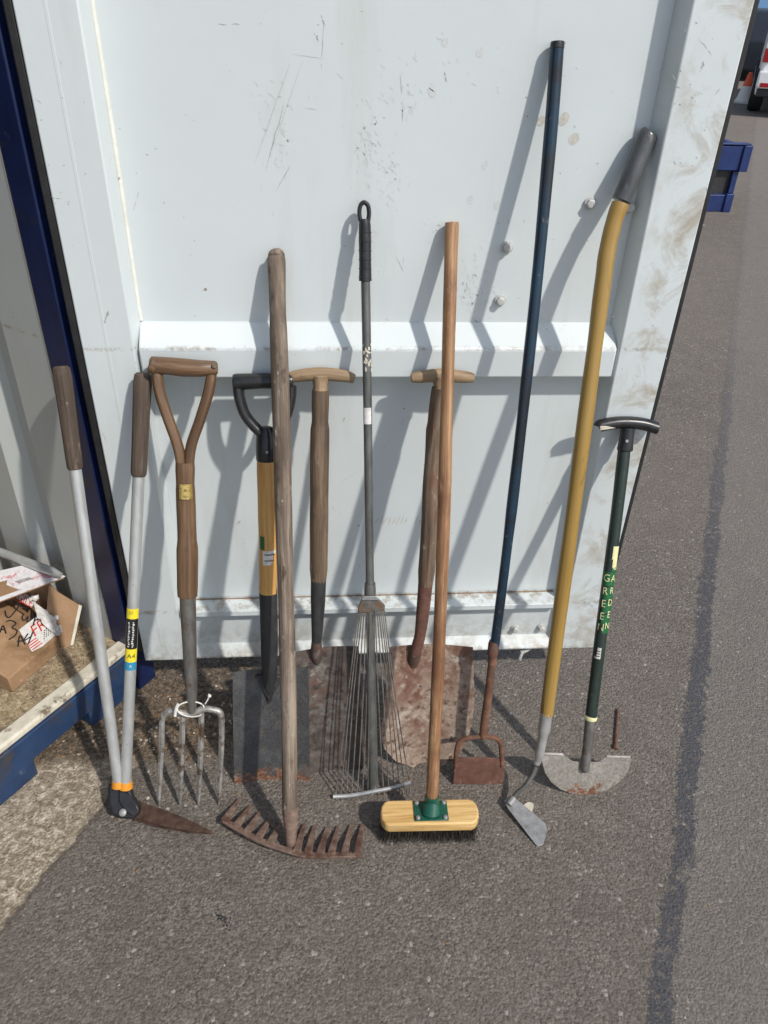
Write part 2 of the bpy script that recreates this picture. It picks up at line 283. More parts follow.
# ------------------------------------------------------------------ mesh helpers
class MB:
    def __init__(s): s.v = []; s.f = []; s.g = []
    def add(s, vs, fs, g=None):
        o = len(s.v); s.v += [V(p) for p in vs]; s.g += [V(q) for q in (g or vs)]; s.f += [tuple(o+i for i in f) for f in fs]; return s
    def box(s, lo, hi):
        x0, y0, z0 = lo; x1, y1, z1 = hi
        return s.hexa([(x0,y0,z0),(x1,y0,z0),(x1,y1,z0),(x0,y1,z0)], [(x0,y0,z1),(x1,y0,z1),(x1,y1,z1),(x0,y1,z1)])
    def hexa(s, a, b):
        n = len(a)
        return s.add(list(a)+list(b), [tuple(range(n-1, -1, -1)), tuple(range(n, 2*n))] + [(i, (i+1) % n, n+(i+1) % n, n+i) for i in range(n)])
    def obox(s, c, ax, ay, az, hx, hy, hz):
        c = V(c); q = [(-1,-1),(1,-1),(1,1),(-1,1)]
        return s.hexa([c+ax*hx*i+ay*hy*j-az*hz for i, j in q], [c+ax*hx*i+ay*hy*j+az*hz for i, j in q])
    def prism(s, pts, n, th):
        pts = [V(p) for p in pts]; return s.hexa([p-n*th/2 for p in pts], [p+n*th/2 for p in pts])
    def tube(s, pts, rad, n=14, wob=0, flat_=1.0, fdir=None, cap=True, seed=0):
        pts = [V(p) for p in pts]
        if not isinstance(rad, (list, tuple)): rad = [rad]*len(pts)
        if len(rad) != len(pts):
            m0 = len(rad)-1; m1 = len(pts)-1; rr_ = []
            for i in range(len(pts)):
                q_ = i*m0/m1; k_ = min(int(q_), m0-1); rr_.append(rad[k_]+(rad[k_+1]-rad[k_])*(q_-k_))
            rad = rr_
        if wob:                                        # subdivide long runs so that the wobble reads
            np_, nr = [], []
            for i in range(len(pts)-1):
                k = max(1, int((pts[i+1]-pts[i]).length/.03))
                for j in range(k): np_.append(pts[i].lerp(pts[i+1], j/k)); nr.append(rad[i]+(rad[i+1]-rad[i])*j/k)
            np_.append(pts[-1]); nr.append(rad[-1]); pts, rad = np_, nr
            for i in range(1, len(pts)-1):
                q = V((seed*3.1, i*.11, 0)); pts[i] = pts[i]+V((mn.noise(q), mn.noise(q+V((9, 0, 0))), 0))*wob; rad[i] *= 1+mn.noise(q*2.3+V((4, 4, 0)))*.09
        tn = [(pts[min(i+1, len(pts)-1)]-pts[max(i-1, 0)]).normalized() for i in range(len(pts))]
        ref = V(fdir) if fdir is not None else (V((0, -1, 0)) if abs(tn[0].y) < .9 else V((1, 0, 0)))
        vs, fs, gs_ = [], [], []; ln = 0; so = V((pts[0].x*7, pts[0].y*5, 0)); a = (ref-tn[0]*ref.dot(tn[0])).normalized()
        for i, p in enumerate(pts):
            a = (a-tn[i]*a.dot(tn[i])).normalized(); b_ = tn[i].cross(a); ln += (p-pts[i-1]).length if i else 0
            for j in range(n):
                th = 2*math.pi*j/n; vs.append(p + (a*math.cos(th)*flat_ + b_*math.sin(th))*rad[i]); gs_.append(so+V((math.cos(th)*rad[i], math.sin(th)*rad[i], ln)))
        L = len(pts)
        for i in range(L-1):
            for j in range(n): fs.append((i*n+j, i*n+(j+1) % n, (i+1)*n+(j+1) % n, (i+1)*n+j))
        if cap:
            fs.append(tuple(range(n-1, -1, -1))); fs.append(tuple((L-1)*n+j for j in range(n)))
        return s.add(vs, fs, gs_)
    def ball(s, c, r, sq=(1, 1, 1), n=12):
        c = V(c); vs = []; fs = []; k = n//2
        for i in range(1, k):
            ph = math.pi*i/k
            for j in range(n): th = 2*math.pi*j/n; vs.append(c+V((r*sq[0]*math.sin(ph)*math.cos(th), r*sq[1]*math.sin(ph)*math.sin(th), r*sq[2]*math.cos(ph))))
        t = len(vs); vs += [c+V((0, 0, r*sq[2])), c-V((0, 0, r*sq[2]))]
        for i in range(k-2):
            for j in range(n): fs.append((i*n+j, (i+1)*n+j, (i+1)*n+(j+1) % n, i*n+(j+1) % n))
        for j in range(n): fs.append((t, j, (j+1) % n)); fs.append((t+1, (k-2)*n+(j+1) % n, (k-2)*n+j))
        return s.add(vs, fs)
    def build(s, name, mat, parent=None, bevel=0, sub=0, seg=2):
        off = V((0, 0, 0)); p = parent
        while p is not None: off += p.location; p = p.parent
        me = bpy.data.meshes.new(name); me.from_pydata([tuple(q-off) for q in s.v], [], s.f)
        bm = bmesh.new(); bm.from_mesh(me); bmesh.ops.recalc_face_normals(bm, faces=bm.faces); bm.to_mesh(me); bm.free()
        me.polygons.foreach_set('use_smooth', [True]*len(me.polygons)); me.set_sharp_from_angle(angle=math.radians(38))
        at_ = me.attributes.new('grain', 'FLOAT_VECTOR', 'POINT'); at_.data.foreach_set('vector', [c for q in s.g for c in q])
        me.materials.append(Mt[mat] if isinstance(mat, str) else mat)
        o = bpy.data.objects.new(name, me); C.objects.link(o); o.parent = parent
        if bevel:
            md = o.modifiers.new('bevel', 'BEVEL'); md.width = bevel; md.segments = seg; md.limit_method = 'ANGLE'; md.angle_limit = math.radians(35); md.harden_normals = False
        if sub:
            md = o.modifiers.new('sub', 'SUBSURF'); md.levels = sub; md.render_levels = sub
        return o
def curve(pts, k=6):        # Catmull-Rom
    P = [pts[0]*2-pts[1]]+list(pts)+[pts[-1]*2-pts[-2]]; out = []
    for i in range(1, len(P)-2):
        for j in range(k):
            t = j/k; a, b_, c, d = P[i-1], P[i], P[i+1], P[i+2]
            out.append(.5*((2*b_)+(c-a)*t+(2*a-5*b_+4*c-d)*t*t+(3*b_-a-3*c+d)*t**3))
    out.append(P[-2]); return out

def tag(o, label=None, cat=None, group=None, kind=None):
    for k, v in (('label', label), ('category', cat), ('group', group), ('kind', kind)):
        if v: o[k] = v
    return o
def thing(name, loc, label, cat, group=None):
    o = bpy.data.objects.new(name, None); C.objects.link(o); o.location = loc; o.empty_display_size = .05
    return tag(o, label, cat, group)
def text_tris(txt, size, xs=1.0):
    cu = bpy.data.curves.new('txt', 'FONT'); cu.body = txt; cu.size = size; cu.align_x = 'CENTER'; cu.align_y = 'CENTER'; cu.resolution_u = 3
    o = bpy.data.objects.new('txt', cu); C.objects.link(o); bpy.context.view_layer.update()
    me = bpy.data.meshes.new_from_object(o.evaluated_get(bpy.context.evaluated_depsgraph_get()))
    vs = [(v.co.x*xs, v.co.y) for v in me.vertices]; fs = [tuple(p.vertices) for p in me.polygons]
    bpy.data.objects.remove(o); bpy.data.meshes.remove(me); bpy.data.curves.remove(cu); return vs, fs
class Shaft:
    """frame of a straight shaft from A (top) to B (bottom) for stickers and letters wrapped round it"""
    def __init__(s, A, B, r):
        s.A, s.B, s.r = A, B, r; s.a = (A-B).normalized(); c = CP-(A+B)/2; s.c = (c-s.a*c.dot(s.a)).normalized(); s.s = s.a.cross(s.c)
        if s.s.dot(RT) < 0: s.s = -s.s
    def pt(s, P, x, y, lift=.0006, rr=None):
        r = rr or s.r; th = x/r; return P+s.a*y+(s.c*math.cos(th)+s.s*math.sin(th))*(r+lift)
    def patch(s, mb, v0, v1, th0, th1, lift=.0006, rr=None):
        P0, P1 = AV(s.A, s.B, v0), AV(s.A, s.B, v1); r = rr or s.r; vs = []; n = 10; k = 6
        for i in range(k+1):
            P = P0.lerp(P1, i/k)
            for j in range(n+1):
                th = math.radians(th0+(th1-th0)*j/n); vs.append(P+(s.c*math.cos(th)+s.s*math.sin(th))*(r+lift))
        mb.add(vs, [(i*(n+1)+j, i*(n+1)+j+1, (i+1)*(n+1)+j+1, (i+1)*(n+1)+j) for i in range(k) for j in range(n)]); return mb
    def text(s, mb, txt, v, x0, size, vertical=False, xs=1.0, lift=.001, rr=None):
        P = AV(s.A, s.B, v); vs, fs = text_tris(txt, size, xs)
        if vertical: vs = [(-y, x) for x, y in vs]
        return mb.add([s.pt(P, x0+x, y, lift, rr) for x, y in vs], fs)

# ------------------------------------------------------------------ ground
g = MB(); S = 900
g.add([(-S, -S, 0), (S, -S, 0), (S, S, 0), (-S, S, 0)], [(0, 1, 2, 3)])
tag(g.build('ground', 'asphalt'), 'worn brown grey asphalt yard with a dark tar seam and a pale concrete patch', None, None, 'structure')

# ------------------------------------------------------------------ shipping container
P0 = V((-.107, -.069, 0)); U = V((math.cos(math.radians(55)), math.sin(math.radians(55)), 0)); N = V((-U.y, U.x, 0))
def K(a, b, z): return P0+U*a+N*b+V((0, 0, z))
def kbox(mb, a0, a1, b0, b1, z0, z1):
    return mb.hexa([K(a0,b0,z0),K(a1,b0,z0),K(a1,b1,z0),K(a0,b1,z0)], [K(a0,b0,z1),K(a1,b0,z1),K(a1,b1,z1),K(a0,b1,z1)])
cont = thing('shipping_container', (0, 0, 0), 'blue shipping container with its white inner door swung open, tools leaning on the door', 'shipping container')
AW = .114; WID = 2.30; LEN = 5.9; FZ = .15
kbox(MB(), AW-WID, AW, .046, LEN, .06, FZ).build('floor', 'sawdust', cont)
kbox(MB(), AW-WID, AW+.02, .003, .044, .135, FZ+.006).build('threshold', 'sill_rubber', cont, bevel=.006)
sl = MB(); kbox(sl, AW-WID, AW+.01, 0, .05, .055, .133)
kbox(sl, -.035, AW+.035, .004, .12, .0, .056)
kbox(sl, -.62, -.20, .002, .12, .0, .056); kbox(sl, AW-WID-.08, -1.9, .002, .12, 0, .056)
sl.build('sill', 'blue_sill', cont, bevel=.004)
kbox(MB(), AW+.002, AW+.062, -.006, .062, 0, 2.55).build('corner_post', 'blue_steel', cont, bevel=.004)
kbox(MB(), AW-WID-.085, AW-WID-.002, -.006, .062, 0, 2.55).build('corner_post', 'blue_steel', cont, bevel=.004)
kbox(MB(), AW-WID, AW, 0, .1, 2.40, 2.55).build('header', 'blue_steel', cont, bevel=.004)
def corr(side):
    mb = MB(); prof = []; b = .0625; prof.append((0, b)); b = .185
    while b < LEN-.3:
        prof += [(0, b), (.036, b+.02), (.036, b+.085), (0, b+.125)]; b += .125+.11
    prof.append((0, LEN)); a0 = AW if side > 0 else AW-WID
    lo = [K(a0+side*d, b_, .02) for d, b_ in prof]; hi = [K(a0+side*d, b_, 2.45) for d, b_ in prof]
    out = [K(a0+side*(d+.003), b_, .02) for d, b_ in prof]; oh = [K(a0+side*(d+.003), b_, 2.45) for d, b_ in prof]
    n = len(prof); mb.add(lo+hi, [(i, i+1, n+i+1, n+i) for i in range(n-1)]); mb.add(out+oh, [(i, i+1, n+i+1, n+i) for i in range(n-1)])
    return mb
corr(1).build('side_wall', 'wall_paint', cont); corr(-1).build('side_wall', 'wall_paint', cont)
kbox(MB(), AW-WID-.05, AW+.05, .064, LEN, 2.455, 2.5).build('roof', 'wall_paint', cont)
kbox(MB(), AW-WID, AW, LEN+.002, LEN+.04, .0, 2.45).build('end_wall', 'wall_paint', cont)

# the open door, seen from inside: x 0..1.17, face at y=0, recessed panel at y=.045
W_, ZB, ZT = 1.17, .13, 2.42; XL, XLi, XR, XRi = .099, .108, 1.068, 1.056; YP = .045
dm = MB()
def sheet(mb, pts): mb.add(pts, [tuple(range(len(pts)))])
dm.hexa([(0,0,ZB),(XL,0,ZB),(XLi,YP,ZB),(XLi,.058,ZB),(0,.058,ZB)], [(0,0,ZT),(XL,0,ZT),(XLi,YP,ZT),(XLi,.058,ZT),(0,.058,ZT)])
dm.hexa([(XR,0,ZB),(W_,0,ZB),(W_,.058,ZB),(XRi,.058,ZB),(XRi,YP,ZB)], [(XR,0,ZT),(W_,0,ZT),(W_,.058,ZT),(XRi,.058,ZT),(XRi,YP,ZT)])
frame = dm.build('door', 'door_paint', cont, bevel=.003)
def xprof(x0, x1, yz):            # a pressed profile run along x: list of (y,z) front line, closed at the back
    mb = MB(); back = [(.056, yz[-1][1]), (.056, yz[0][1])]; pts = list(yz)+back
    mb.hexa([(x0, y, z) for y, z in pts], [(x1, y, z) for y, z in pts]); return mb
pn = xprof(XLi-.004, XRi+.004, [(YP+.002, 2.38), (YP+.002, ZB+.02)]); pn.build('door_panel', 'door_paint', frame)
def ribprof(z0): return [(YP+.001, z0+.102), (.001, z0+.061), (.001, z0), (YP+.001, z0-.008)]
for z0 in (.908, 1.72):
    xprof(XLi-.002, XRi+.008, ribprof(z0)).build('door_rib', 'door_paint', frame, bevel=.004)
xprof(XLi-.003, XRi+.003, [(YP+.001, .292), (.002, .287), (.002, .272), (.028, .270), (.030, .158), (.002, .136), (.002, ZB+.001)]).build('bottom_rail', 'door_paint', frame, bevel=.0015)
MB().tube([(XLi, YP-.001, .2935), (.4, YP-.001, .294), (.8, YP-.001, .2935), (XRi-.01, YP-.001, .294)], .0012, 6).build('rust_line', 'cardboard_dark', frame)
# narrow pressed crease up the left frame, weld lumps where rib meets frame
MB().tube([(XLi+.001, YP+.001, 1.012), (XLi+.001, YP+.001, 1.6), (XLi+.001, YP+.001, ZT-.05)], .0042, 8, wob=.0012, seed=6).build('sealant_bead', 'sealant', frame)
MB().box((.046, -.0003, ZB+.01), (.052, .001, ZT)).build('crease', 'door_paint', frame, bevel=.001)
MB().box((W_+.001, .012, ZB+.03), (W_+.0145, .030, ZT)).build('gasket', 'rubber', frame, bevel=.003)
MB().box((-.0165, .004, ZB+.03), (-.001, .030, ZT)).build('gasket', 'rubber', frame, bevel=.003)
# bolts
bp = None
def bolt(p, r=.0105):
    global bp
    if bp is None:
        mb = MB(); q = V((0, 0, 0))
        mb.tube([q+V((0, .0, 0)), q+V((0, -.003, 0))], .0115, 14)
        mb.tube([q+V((0, -.003, 0)), q+V((0, -.011, 0)), q+V((0, -.0125, 0))], [.0088, .0088, .0066], 6)
        bp = mb.build('bolt', 'bolt_paint', frame, bevel=.0008); bp.location = p; return
    o = bp.copy(); C.objects.link(o); o.parent = frame; o.location = p; o.rotation_euler.y = random.random()
for (u, v) in ((590, 203), (507, 247), (500, 300), (629, 207)): bolt(D(u, v, YP))
for (u, v) in ((515, 628), (541, 627)): bolt(D(u, v, .029))
bolt(D(530, 640, .028)); bolt(D(218, 653, .02))
# latch hook under the bottom edge
hk = MB(); h0 = D(532, 648, .02); hk.tube([h0+V((.0, .0, .004)), h0+V((-.012, 0, -.006)), h0+V((-.026, -.002, -.012)), h0+V((-.030, -.004, -.032)), h0+V((-.028, -.004, -.040))], [.004, .005, .006, .005, .003], 8)
hk.build('latch_hook', 'bolt_paint', frame)

# scuffs, scratches and prints on the paint (thin paint-like marks a hair above the sheet)
def mark(mb, u0, v0, u1, v1, w, y, jag=.6, seg=7, brk=.0):
    A, B = D(u0, v0, y), D(u1, v1, y); d = (B-A); 
    if d.length < 1e-6: return
    n = V((-d.z, 0, d.x)).normalized(); n_ = max(2, seg)
    L, R = [], []
    for i in range(n_+1):
        t = i/n_; wv = w*(.25+random.random()*jag)*math.sin(math.pi*min(1, max(.06, t)))*.9+w*.1; p = A.lerp(B, t)+n*(random.random()-.5)*w*.8
        L.append(p+n*wv/2); R.append(p-n*wv/2)
    for i in range(n_):
        if random.random() < brk: continue
        mb.add([L[i], L[i+1], R[i+1], R[i]], [(0, 1, 2, 3)])
yp = YP+.0017; yf = -.0003
dk, lt, tn_ = MB(), MB(), MB()
for a in ((322, 15, 324, 26, .004), (324, 24, 321, 70, .0016), (315, 33, 318, 42, .005), (292, 54, 324, 59, .0010), (297, 44, 254, 165, .0012), (303, 60, 272, 150, .0012),
          (284, 105, 266, 168, .003), (290, 165, 276, 192, .002), (218, 24, 227, 25, .0016), (232, 24, 240, 24, .0016), (445, 70, 446, 82, .004), (400, 75, 402, 95, .002),
          (396, 257, 404, 272, .0014), (404, 255, 402, 271, .001), (140, 188, 133, 212, .0015), (402, 105, 403, 122, .002), (437, 225, 441, 226, .003), (305, 108, 318, 110, .001),
          (358, 472, 340, 483, .0012), (330, 505, 336, 512, .0012), (343, 422, 345, 417, .005), (404, 418, 402, 425, .0014), (240, 520, 238, 525, .006), (168, 490, 172, 520, .001)):
    mark(dk, *a, yp, brk=.12)
for a in ((105, 318, 109, 310, .006), (103, 325, 106, 318, .004), (51, 197, 60, 199, .003), (66, 201, 70, 206, .0015), (101, 430, 108, 445, .0012), (35, 98, 42, 104, .0012), (60, 60, 62, 66, .001),
          (642, 268, 655, 262, .0012), (700, 40, 712, 55, .0016), (705, 60, 700, 72, .0045), (688, 20, 684, 34, .0012), (672, 75, 676, 80, .002), (676, 86, 682, 89, .002), (715, 95, 720, 88, .002), (640, 300, 660, 292, .001)):
    mark(dk, *a, yf, brk=.1)
def dabs(mb, cx, cy_, wx, wy, n, size, y, tilt=.3):
    for i in range(n):
        u = cx+random.gauss(0, wx); v = cy_+random.gauss(0, wy); u -= (v-cy_)*tilt*0
        l = size*(.5+random.random()); mark(mb, u, v, u+random.uniform(-.5, 1)*l, v+random.uniform(.3, 1)*l, .0022+.0016*random.random(), y, seg=3)
dabs(lt, 366, 150, 7, 30, 90, 5, yp); dabs(lt, 392, 178, 6, 18, 40, 4.5, yp); dabs(lt, 472, 285, 9, 17, 80, 5, yp); dabs(lt, 400, 100, 8, 16, 24, 5, yp)
dabs(lt, 275, 130, 10, 28, 40, 6, yp); dabs(dk, 440, 240, 60, 50, 14, 2.2, yp); dabs(dk, 200, 150, 60, 90, 16, 2.0, yp); dabs(dk, 560, 120, 40, 60, 14, 2, yp)
dabs(dk, 300, 550, 120, 30, 20, 2.0, yp); dabs(lt, 440, 60, 60, 30, 26, 5, yp); dabs(dk, 60, 200, 12, 90, 10, 2, yf); dabs(dk, 690, 120, 12, 60, 22, 2.5, yf); dabs(dk, 640, 360, 12, 50, 8, 2.5, yf)
dabs(dk, 590, 602, 4, 3, 14, 3, yf)
def blot(mb, u, v, ru, rv, y, ang=0):
    vs = []; c = D(u, v, y)
    for i in range(18):
        th = 2*math.pi*i/18; k = 1+.18*mn.noise(V((u*.1+math.cos(th), v*.1+math.sin(th), 0))); x = ru*math.cos(th)*k; yv = rv*math.sin(th)*k
        vs.append(D(u+x*math.cos(ang)-yv*math.sin(ang), v+x*math.sin(ang)+yv*math.cos(ang), y))
    mb.add([c]+vs, [(0, 1+i, 1+(i+1) % 18) for i in range(18)])
for a in ((564, 119, 4.5, 7.5, .5), (541, 121, 4, 6, .5), (574, 139, 5, 6.5, .6), (445, 42, 3.5, 5, .3), (432, 92, 4, 6, -.3), (412, 110, 3, 4, 0), (480, 52, 4, 5, .4), (485, 165, 3, 5, .4), (497, 205, 3, 5, .3), (470, 200, 3, 5, .3)):
    blot(lt if a[0] < 530 else tn_, *a[:4], yp, a[4])
for i in range(13):        # wiped zigzag of brown paint on the lower panel
    u = 375+i*4.2+(0 if i < 8 else 20 if i > 10 else 6); mark(tn_, u, 524+random.random()*2, u+4, 515+random.random()*3, .0045, yp, seg=4)
tag(dk.build('scuff_marks', 'scuff', frame), kind='stuff'); tag(lt.build('scuff_marks', 'scuff_light', frame), kind='stuff'); tag(tn_.build('scuff_marks', 'scuff_tan', frame), kind='stuff')

# ------------------------------------------------------------------ things inside the container
def strokes(mb, org, ex, ey, nrm, polys, w=.0016, lift=.0015):
    for pl in polys:
        pts = [org+ex*x+ey*y+nrm*lift for x, y in pl]; mb.tube(pts, w/2, 5, flat_=.25, fdir=nrm)
def labelquad(mb, org, ex, ey, nrm, pts, lift):
    mb.add([org+ex*x+ey*y+nrm*lift for x, y in pts], [tuple(range(len(pts)))])
# low parcel: bottom front edge on the floor, lid tipped a little towards the door opening
b0, b1 = G(14, 692, FZ+.002), G(61, 650, FZ+.002); ft, fr = V(b0), V(b1)
def up(P, u, v):                      # height above P whose view row is v
    lo, hi = 0, 1.5
    for _ in range(30):
        h = (lo+hi)/2
        if pv(P+V((0, 0, h))) > v: lo = h
        else: hi = h
    return P+V((0, 0, h))
t0, t1 = up(b0, 2, 678), up(b1, 59, 637)
hh = ((t0-b0).z+(t1-b1).z)/2; ex = (b1-b0).normalized(); back = V((-ex.y, ex.x, 0)); Lp = (b1-b0).length*1.02
b0 = b1-ex*max(Lp, .30) if False else b1-ex*Lp
dep = .20; T0 = b0+V((0, 0, hh)); T1 = b1+V((0, 0, hh)); rise = .075
B3 = b0+back*dep; B2 = b1+back*dep; T3 = B3+V((0, 0, hh+rise)); T2 = B2+V((0, 0, hh+rise))
par = thing('cardboard_box', b0, 'brown parcel with black marker writing and red fragile tape on the container floor', 'cardboard box')
MB().hexa([b0, b1, B2, B3], [T0, T1, T2, T3]).build('carton', 'cardboard', par, bevel=.003)
ey = (T3-T0).normalized(); nrm = ex.cross(ey).normalized(); Ld = (T3-T0).length
def tface(u, v):
    d = ray(u, v); P = CP+d*((T0-CP).dot(nrm)/d.dot(nrm)); return P
def tx(*pts): return [tface(*p)+nrm*.0022 for p in pts]
ink = MB()
for pl in (((13, 601), (19, 606), (27, 609)), ((20, 605), (14, 613), (9, 618), (6, 616), (5, 611)), ((24, 614), (22, 618), (24, 621), (28, 617), (27, 622), (31, 620), (33, 614)), ((33, 626), (36, 616), (38, 621)), ((34, 622), (38, 619)),
           ((0, 633), (3, 626), (6, 634)), ((0, 630), (5, 630)), ((6, 622), (11, 621), (16, 624), (12, 628), (17, 631), (15, 636), (9, 640)), ((18, 647), (20, 636), (25, 645)), ((17, 642), (24, 641)), ((28, 634), (24, 641), (31, 637)), ((33, 632), (28, 645))):
    ink.tube(curve(tx(*pl), 4), .0017, 5, flat_=.3, fdir=nrm)
ink.build('marker_writing', 'ink', par)
lab = MB(); lab.add([tface(*p)+nrm*.0012 for p in ((19, 630), (36, 617), (50, 612), (57, 634), (42, 647), (32, 652))], [(0, 1, 2, 3, 4, 5)])
lab.add([tface(*p)+nrm*.0011 for p in ((10, 594), (18, 588), (36, 602), (31, 608))], [(0, 1, 2, 3)]); lab.build('paper_label', 'white_label', par)
rd = MB()
def textquad(mb, txt, q, nn, lift, size=1.0):
    vs, fs = text_tris(txt, size); xs = [p[0] for p in vs]; ys = [p[1] for p in vs]; a0, a1, c0, c1 = min(xs), max(xs), min(ys), max(ys)
    out = []
    for x, y in vs:
        s_, t_ = (x-a0)/(a1-a0), (y-c0)/(c1-c0); out.append(q[0].lerp(q[1], s_).lerp(q[3].lerp(q[2], s_), t_)+nn*lift)
    mb.add(out, fs)
textquad(rd, 'FRA', [tface(*p) for p in ((35, 637), (56, 620), (51, 612), (30, 627))], nrm, .0020)
rd.build('red_lettering', 'red_print', par); rd = MB(); textquad(rd, 'AGILE', [tface(*p) for p in ((11, 599), (31, 608), (34, 600), (14, 590))], nrm, .0020)
rd.build('red_lettering', 'red_print', par); rd = MB()
for i in range(4): rd.add([tface(*p)+nrm*.002 for p in ((26+i*2, 645+i*1.6), (36+i*2, 638+i*1.6), (36.6+i*2, 638.8+i*1.6), (26.6+i*2, 645.8+i*1.6))], [(0, 1, 2, 3)])
rd.build('hatched_print', 'red_print', par)
sm_ = MB()
for i in range(5): textquad(sm_, ['PARCEL', 'HANDLE', 'CARE', '1024', 'UP'][i] if False else '......', [tface(*p) for p in ((44, 640-i*2), (55, 630-i*2), (54.4, 629.2-i*2), (43.4, 639.2-i*2))], nrm, .002)
sm_.build('small_print', 'ink', par)
# crumpled white paper stuck to the corner
cr = MB(); vs = []; nn_ = 7
for i in range(nn_):
    for j in range(nn_):
        u = 33+i*3.6+j*.8; v = 603+i*3.6-j*1.6*0+j*3.4-i*1.0; p = tface(u, v)+nrm*(.006+.012*abs(mn.noise(V((i*.9, j*.9, 3))))*1.6); vs.append(p)
cr.add(vs, [(i*nn_+j, i*nn_+j+1, (i+1)*nn_+j+1, (i+1)*nn_+j) for i in range(nn_-1) for j in range(nn_-1) if not (i > 3 and j < 1) and not (i < 1 and j > 4)])
cr.build('crumpled_label', 'white_label', par)
for (u0, v0, du, dv, sd_) in ((48, 615, 2.2, 2.6, 5), (28, 598, 2.4, 1.5, 9), (54, 628, 1.7, 2.4, 14)):
    cr = MB(); cr.add([tface(u0+i*du+.5*j, v0+j*dv-i*.4)+nrm*(.005+.016*abs(mn.noise(V((i*1.1, j*1.1, sd_))))) for i in range(5) for j in range(5)], [(i*5+j, i*5+j+1, (i+1)*5+j+1, (i+1)*5+j) for i in range(4) for j in range(4) if (i, j) not in ((0, 0), (3, 3))])
    cr.build('crumpled_label', 'white_label', par)

# bigger open carton behind, lid edge taped white and pink
ZL = .32
c1 = G(64, 577, ZL); c0 = G(-45, 618, ZL); e1 = G(45, 562, ZL)+V((0, 0, .0)); e0 = G(-70, 548, ZL)
e1 = c1+(K(0, 1, 0)-K(0, 0, 0))*.10+(K(-1, 0, 0)-K(0, 0, 0))*.02; e0 = c0+(e1-c1)*1.8
for q_ in (c0, c1, e0, e1): q_.z = FZ+.002
Hc = ZL-FZ-.008; ex2 = (c1-c0).normalized(); bk2 = V((-ex2.y, ex2.x, 0))
bigb = thing('cardboard_box', c0, 'larger torn brown carton behind the parcel, taped white and pink, one flap hanging', 'cardboard box')
mb = MB(); 
def wallq(a, b_, z0, z1, n_): mb.hexa([a, b_, b_+n_*.005, a+n_*.005], [a+V((0, 0, z1)), b_+V((0, 0, z1)), b_+n_*.005+V((0, 0, z1)), a+n_*.005+V((0, 0, z1))])
d0_ = bk2*.06; i0, i1 = c0+d0_, c1+d0_-ex2*.03; wallq(i1+ex2*.006, e1-ex2*.02, 0, Hc, -ex2); wallq(i0-ex2*.006, e0, 0, Hc, ex2); wallq(e0, e1-ex2*.03, 0, Hc, -bk2)
mb.build('carton', 'cardboard_dark', bigb)
Z = V((0, 0, 1)); lid = MB(); top = [c0+Z*(Hc+.002), c1+Z*(Hc+.002), e1+Z*(Hc+.012), e0+Z*(Hc+.012)]
lid.hexa(top, [p+Z*.005 for p in top]); lid.build('lid_flap', 'cardboard', bigb)
tp = MB()
def lq(s0, s1, t0_, t1_, lift):
    f = lambda s_, t_: (top[0].lerp(top[1], s_)).lerp(top[3].lerp(top[2], s_), t_)+Z*lift
    return [f(s0, t0_), f(s1, t0_), f(s1, t1_), f(s0, t1_)]
tp.hexa(lq(0, 1.01, -.02, .09, .0052), lq(0, 1.01, -.02, .09, .0062)); tp.hexa(lq(.62, 1.01, .1, 1, .0052), lq(.62, 1.01, .1, 1, .0062)); tp.build('tape_strip', 'tape', bigb)
tk = MB()
for i in range(9): tk.hexa(lq(.70+i*.014, .706+i*.014, .30, .42, .0066), lq(.70+i*.014, .706+i*.014, .30, .42, .0070))
tk.build('barcode', 'ink', bigb)
# flap hanging out at the right
fA, fB_ = PL(50, 586, c1+Z*.12, V((.25, -.9, .35)).normalized(), ), None
fn = V((.05, -.85, .5)).normalized(); Pf = G(64, 615, .22)
fq = [PL(u, v, Pf, fn) for u, v in ((49, 583), (58, 592), (81, 606), (78, 617), (72, 645), (66, 652), (56, 640), (47, 612))]
MB().prism(fq, fn, .005).build('side_flap', 'cardboard', bigb)
fe = [PL(u, v, Pf+fn*.004, fn) for u, v in ((79, 604.5), (82, 606), (73, 646), (70.5, 645))]
MB().prism(fe, fn, .002).build('torn_edge', 'sill_rubber', bigb)
# grey pole lying across the carton
pA = PL(62, 578, top[1]+Z*.030, Z); pB = PL(-60, 522, top[3]+Z*.03, Z)
pA = G(61, 575, top[1].z+.022); pB = G(-70, 526, top[2].z+.022)
pole = MB().tube([pB, pA.lerp(pB, .06), pA], [.0115, .0115, .006], 14).build('metal_pole', 'alu', None, bevel=0)
tag(pole, 'scratched grey metal pole lying across the carton inside the container', 'pole')
# litter on the container floor
lit = MB()
for i in range(1300):
    a = AW-.02-abs(random.gauss(0, .28)); b_ = .05+abs(random.gauss(0, .12)); p = K(a, b_, FZ+.001+random.random()*.004); th = random.random()*6.28; l = .001+random.random()*.0032; w = .0007+random.random()*.0012
    if a < AW-WID: continue
    lit.obox(p, V((math.cos(th), math.sin(th), random.uniform(-.3, .3))).normalized(), V((-math.sin(th), math.cos(th), 0)), V((0, 0, 1)), l, w, .0006)
tag(lit.build('wood_chips', 'chip_wood'), 'pale wood chips and crumbs scattered over the container floor', 'wood chips', None, 'stuff')

# ------------------------------------------------------------------ the tools
def toolplane(A, B):
    a = (A-B).normalized(); x = V((1, 0, 0)); x = (x-a*x.dot(a)).normalized(); n = x.cross(a).normalized()
    if n.y > 0: n = -n
    return a, x, n
def quadstrip(name, mat, parent, pts, n, th, bevel=.0): return MB().prism(pts, n, th).build(name, mat, parent, bevel=bevel)
